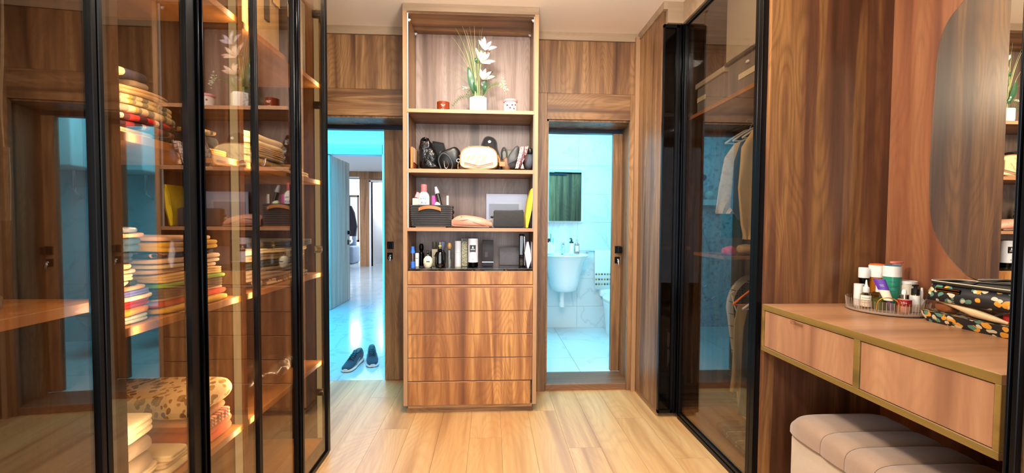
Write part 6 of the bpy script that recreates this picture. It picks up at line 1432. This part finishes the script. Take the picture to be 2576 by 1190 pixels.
def cosm(name, lab, px, k, ptop, w_, parts, sy=1.0, cat='bottle'):
    q = onray(px, k); dist = q.y; h = at(px, ptop, Y=q.y).z - zB0; r = w_ * q.y / F_PX / 2 * .93
    t = thing(name, lab, cat, (q.x, q.y, zB0))
    for n_, prof, m in parts: obj(n_, MB().lathe([(a * r, c * h) for a, c in prof], (q.x, q.y, zB0), 24, 1, sy), m, t, smooth=35)
    return t, q, h, r
wm = white_m; creaml = mat('cream_label', 'efe6d2', .5); amberb = mat('amber_plastic', 'a8601c', .2); tealb = mat('teal_plastic', '2f8a70', .25)
def lab_(t, q, r, z0, z1, m, ang=0, wd=1.0, nm='label', txt=None, ts=.008, tm=None):
    d = Vector((-q.x, -q.y, 0)).normalized(); a0 = math.atan2(d.y, d.x) + ang
    b = MB(); n = 8; co = []
    for i in range(n + 1):
        a = a0 - wd / 2 + wd * i / n
        for z in (z0, z1): co.append((q.x + r * 1.012 * math.cos(a), q.y + r * 1.012 * math.sin(a), z))
    for i in range(n + 1):
        a = a0 - wd / 2 + wd * i / n
        for z in (z0, z1): co.append((q.x + r * .99 * math.cos(a), q.y + r * .99 * math.sin(a), z))
    m_ = 2 * (n + 1); fs = [(2 * i, 2 * i + 2, 2 * i + 3, 2 * i + 1) for i in range(n)] + [(m_ + 2 * i, m_ + 2 * i + 1, m_ + 2 * i + 3, m_ + 2 * i + 2) for i in range(n)]
    o = obj(nm, b.poly(co, fs), m, t)
    if txt: text('print', txt, ts, tm, (q.x + r * 1.03 * math.cos(a0), q.y + r * 1.03 * math.sin(a0), (z0 + z1) / 2), (PI / 2, 0, a0 + PI / 2), t, .0002)
    return o
ink = mat('grey_ink', '8a8478', .6)
t, q, h, r = cosm('dropper_bottle', 'black bottle with a white flip cap at the back left of the tray', 2171, .75, 673, 26, [('bottle_body', [(1, 0), (1, .35), (.8, .45), (.75, .62), (.9, .72)], black_gloss), ('cap', [(.95, .72), (.98, .74), (.98, .97), (.9, 1)], wm)])
t, q, h, r = cosm('cream_jar', 'plain white squat bottle at the left rim of the tray', 2160, .1, 714, 24, [('bottle_body', [(1, 0), (1, 1), (.9, 1)], wm)])
t, q, h, r = cosm('serum_bottle', 'clear dropper bottle with a cream label at the front left of the tray', 2178, -.55, 704, 26, [('bottle_body', [(.95, 0), (1, .03), (1, .48), (.5, .56)], tinted('pale_liquid', (.85, .72, .55), .06)), ('collar', [(.55, .55), (.6, .57), (.55, .74)], wm), ('dropper_tip', [(.4, .74), (.22, .84), (.12, 1)], wm)])
lab_(t, q, r, zB0 + h * .06, zB0 + h * .46, creaml, 0, 2.2)
for k in range(3): lab_(t, q, r * 1.012, zB0 + h * (.36 - .08 * k), zB0 + h * (.375 - .08 * k), ink, 0, 1.5, 'print_line')
t, q, h, r = cosm('tonic_bottle', 'tall amber bottle with a white orange-topped cap at the back of the tray', 2204, .8, 664, 38, [('bottle_body', [(.95, 0), (1, .03), (1, .68)], amberb), ('cap', [(1.02, .68), (1.02, .97), (.95, .97)], wm), ('lid_top', [(.9, .97), (.92, 1), (.4, 1.01)], mat('orange_lid', 'e8702c', .4))])
t, q, h, r = cosm('tonic_bottle', 'tall teal bottle with a white cap standing in the middle of the tray', 2242, .35, 668, 41, [('bottle_body', [(.95, 0), (1, .03), (1, .74)], tealb), ('cap', [(1.02, .74), (1.02, .99), (.96, .99)], wm), ('lid_top', [(.9, .99), (.9, 1.01)], mat('teal_lid', '2a6a80', .4))])
for zz, w2 in ((.62, .7), (.52, 1.3), (.49, 1.2), (.4, 1.0)): lab_(t, q, r, zB0 + h * zz, zB0 + h * (zz + .012), mat('dark_teal_ink', '1f6450', .5) if 'dark_teal_ink' not in bpy.data.materials else bpy.data.materials['dark_teal_ink'], 0, w2, 'print_line')
t, q, h, r = cosm('cream_tube', 'cream tube with a coral pink flat cap at the back of the tray', 2252, .95, 658, 30, [('tube_body', [(.7, 0), (.8, .4), (.85, .96)], wm), ('cap', [(1.2, .96), (1.25, .97), (1.2, 1)], mat('coral_pink', 'e88078', .4))], .5, 'tube')
t, q, h, r = cosm('oil_bottle', 'olive green clear jar with a white cap behind the golden handle', 2213, -.35, 712, 44, [('bottle_body', [(.95, 0), (1, .03), (1, .55), (.6, .66)], tinted('olive_clear', (.50, .55, .26), .06)), ('liquid', [(.9, .02), (.92, .4)], mat('olive_liquid', '7c8240', .3)), ('cap', [(.45, .66), (.45, 1), (.4, 1)], wm)])
t, q, h, r = cosm('serum_bottle', 'crimson serum bottle marked 10+ with a silver and white dropper', 2274, -.5, 728, 34, [('bottle_body', [(.95, 0), (1, .05), (1, .52), (.62, .58)], mat('blush_glass', 'd8a090', .15)), ('collar', [(.62, .58), (.66, .59), (.66, .77), (.6, .78)], steel), ('dropper_bulb', [(.35, .78), (.34, .84), (.28, .96), (.15, 1)], wm)])
lab_(t, q, r, zB0 + h * .28, zB0 + h * .56, mat('crimson_label', '9c2024', .4), 0, 2.6, 'label', '10+', .013, creaml)
t, q, h, r = cosm('pump_bottle', 'white bottle with a black pump at the right of the tray', 2302, -.1, 716, 24, [('bottle_body', [(1, 0), (1, .55), (.9, .6)], wm), ('collar', [(.8, .6), (.8, .64)], gold), ('pump', [(.75, .64), (.75, .84), (.35, .87), (.35, .95)], black_matte)])
obj('spout', MB().box(q.x - .012, q.x + .010, q.y - .005, q.y + .005, zB0 + h * .93, zB0 + h, bev=.002), black_matte, t)
t, q, h, r = cosm('pump_bottle', 'small white pump bottle at the right rim of the tray', 2318, .1, 724, 16, [('bottle_body', [(.9, 0), (1, .04), (1, .45), (.5, .55)], mat('clear_grey', 'c8c4b8', .15)), ('cap', [(.4, .55), (.45, .8), (.3, 1)], wm)])
t, q, h, r = cosm('cream_jar', 'pale cream jar with a wide white lid at the back right of the tray', 2280, .7, 706, 44, [('jar_body', [(.9, 0), (.95, .9)], mat('frosted_jar', 'ddd2c0', .3)), ('lid', [(1, .9), (1.0, 1), (.9, 1.0)], wm)], cat='jar')
q_ = onray(2268, .35); h_ = at(2268, 712, Y=q_.y).z - zB0
q = obj('card_sachet', MB().prism([(-.016, 0), (.016, 0), (.018, h_), (.004, h_ * 1.0), (-.014, h_ * .72)], -.003, .003, 'Y', M=Matrix.Translation((q_.x, q_.y, zB0)) @ Matrix.Rotation(-.7, 4, 'Z')), creaml); tag(q, 'cream cut-corner card standing behind the crimson serum bottle', 'card')
# leaning purple tube
pa = onray(2246, -.75); a3 = Vector((pa.x, pa.y, zB0 + .008)); tp = at(2211, 702, Y=pa.y + .035); b3 = Vector((tp.x, pa.y + .035, tp.z)); d3_ = b3 - a3
t = thing('hand_cream_tube', 'purple and white hand cream tube leaning across the front of the tray', 'tube', a3)
sd = Vector((.73, -.68, 0)); nr_ = d3_.cross(sd).normalized()
def tring(f, w_, th): c = a3 + d3_ * f; return [c + sd * (w_ * math.cos(2 * PI * i / 16)) + nr_ * (th * math.sin(2 * PI * i / 16)) for i in range(16)]
pur = mat('violet_tube', '5a2fa0', .35); pur2 = mat('plum_cap', '5c3458', .35)
obj('cap', MB().loft([tring(0, .008, .008), tring(.30, .010, .010)]), pur2, t, smooth=40)
obj('tube_lower', MB().loft([tring(.30, .015, .013), tring(.64, .018, .008)]), creaml, t, smooth=40)
obj('tube_upper', MB().loft([tring(.64, .018, .008), tring(.97, .020, .002), tring(1, .020, .0015)]), pur, t, smooth=40)
for k in range(2): obj('print_line', MB().loft([tring(.76 + .04 * k, .012, .0066 - .0007 * k), tring(.775 + .04 * k, .012, .0064 - .0007 * k)]), bpy.data.materials['lavender_grey'], t)
# makeup bag
MX, MY0, MY1 = 1.70, 1.17, 1.49; mh = .155
fl_m = floral('lemon_print', '1c1e22', ['e0a03c', '5c8c78', 'd8ccb0'], 42, .36, .45)
t = thing('makeup_bag', 'floral makeup bag with a clear window and black zips at the right of the dresser', 'bag', (1.77, 1.33, ZD))
def rr_ring(x0, x1, y0, y1, z, rad=.03, n=6):
    r = []
    for (cx_, cy_, a0) in ((x1 - rad, y1 - rad, 0), (x0 + rad, y1 - rad, PI / 2), (x0 + rad, y0 + rad, PI), (x1 - rad, y0 + rad, 1.5 * PI)):
        for k in range(n + 1): a = a0 + PI / 2 * k / n; r.append((cx_ + rad * math.cos(a), cy_ + rad * math.sin(a), z))
    return r
def band(z0, z1, gr0, gr1): return [rr_ring(MX - g_, 1.845, MY0 - g_ * .3, MY1 + g_, ZD + z_, .04) for z_, g_ in ((z0, gr0), ((z0 + z1) / 2, (gr0 + gr1) / 2 + .003), (z1, gr1))]
b = MB().loft(band(.0, .040, .010, .022)); obj('lower_band', b, fl_m, t, smooth=40)
b = MB().loft(band(.085, mh - .008, .012, .0), cap=False); o = obj('upper_panel', b, fl_m, t, smooth=40); md = o.modifiers.new('s', 'SOLIDIFY'); md.thickness = .002
b = MB().loft(band(.040, .085, .022, .012), cap=False); obj('clear_window', b, plastic_clear, t, smooth=40)
rim = rr_ring(MX, 1.845, MY0, MY1, ZD + mh, .04); obj('zip_rim', MB().tube([Vector(p_) - Vector((0, 0, .003)) for p_ in rim + rim[:1]], .006, 8), black_matte, t, smooth=True)
rim2 = rr_ring(MX - .004, 1.845, MY0, MY1, ZD + mh - .0, .04); obj('piping', MB().tube([Vector(p_) + Vector((-.001, 0, .004)) for p_ in rim2 + rim2[:1]], .0018, 6), mat('cream_piping_trim', 'e6dcc0', .5), t, smooth=True)
obj('lid', MB().box(MX + .01, 1.84, MY0 + .02, MY1 - .03, ZD + mh - .006, ZD + mh - .002), black_matte, t)
lp = [(MX + .03, MY1 - .12, mh), (MX + .05, MY1 - .13, mh + .012), (MX + .06, MY1 - .24, mh + .016), (MX + .02, MY0 + .02, mh + .002)]
obj('raised_flap', MB().tube([(a, b_, ZD + c) for a, b_, c in lp], .004, 8), black_matte, t, smooth=True)
obj('brand_plate', MB().box(MX - .008, MX - .001, MY1 - .15, MY1 - .05, ZD + mh - .036, ZD + mh - .014, bev=.001).b and MB().box(MX - .009, MX - .004, MY1 - .12, MY1 - .04, ZD + mh - .034, ZD + mh - .018, bev=.001), black_gloss, t)
for k in range(2): obj('plate_line', MB().box(MX - .0098, MX - .009, MY1 - .118, MY1 - .042, ZD + mh - .022 - .009 * k, ZD + mh - .0205 - .009 * k), gold, t)
def inbag(nm, lab, cat, mb, m): tag(obj(nm, mb, m, smooth=True), lab, cat)
inbag('wooden_brush', 'cream hair brush with a tapered handle visible through the clear window', 'brush', MB().tube([(MX + .004, MY1 - .04, ZD + .088), (MX + .003, MY1 - .09, ZD + .078), (MX + .002, MY1 - .16, ZD + .062), (MX + .004, MY1 - .22, ZD + .052), (MX + .006, MY1 - .25, ZD + .048)], [.008, .009, .015, .010, .004], 12), mat('cream_lacquer', 'f6ddb0', .4))
inbag('cotton_tube', 'lavender white tube behind the cream brush in the makeup bag', 'tube', MB().tube([(MX + .03, MY1 - .06, ZD + .092), (MX + .03, MY1 - .13, ZD + .088), (MX + .03, MY1 - .18, ZD + .078)], [.009, .013, .006], 12), bpy.data.materials['lavender_grey'])
inbag('red_pouch', 'red rolled pouch at the right in the makeup bag', 'pouch', MB().ball((MX + .035, MY0 + .055, ZD + .063), .028, .045, .022, 16, 10, .7), mat('signal_red', 'c81c34', .4))
inbag('powder_case', 'brown powder case at the left in the makeup bag', 'case', MB().ball((MX + .03, MY1 - .05, ZD + .062), .028, .032, .022, 16, 10, .7), mat('brown_case', '9c5c30', .4))
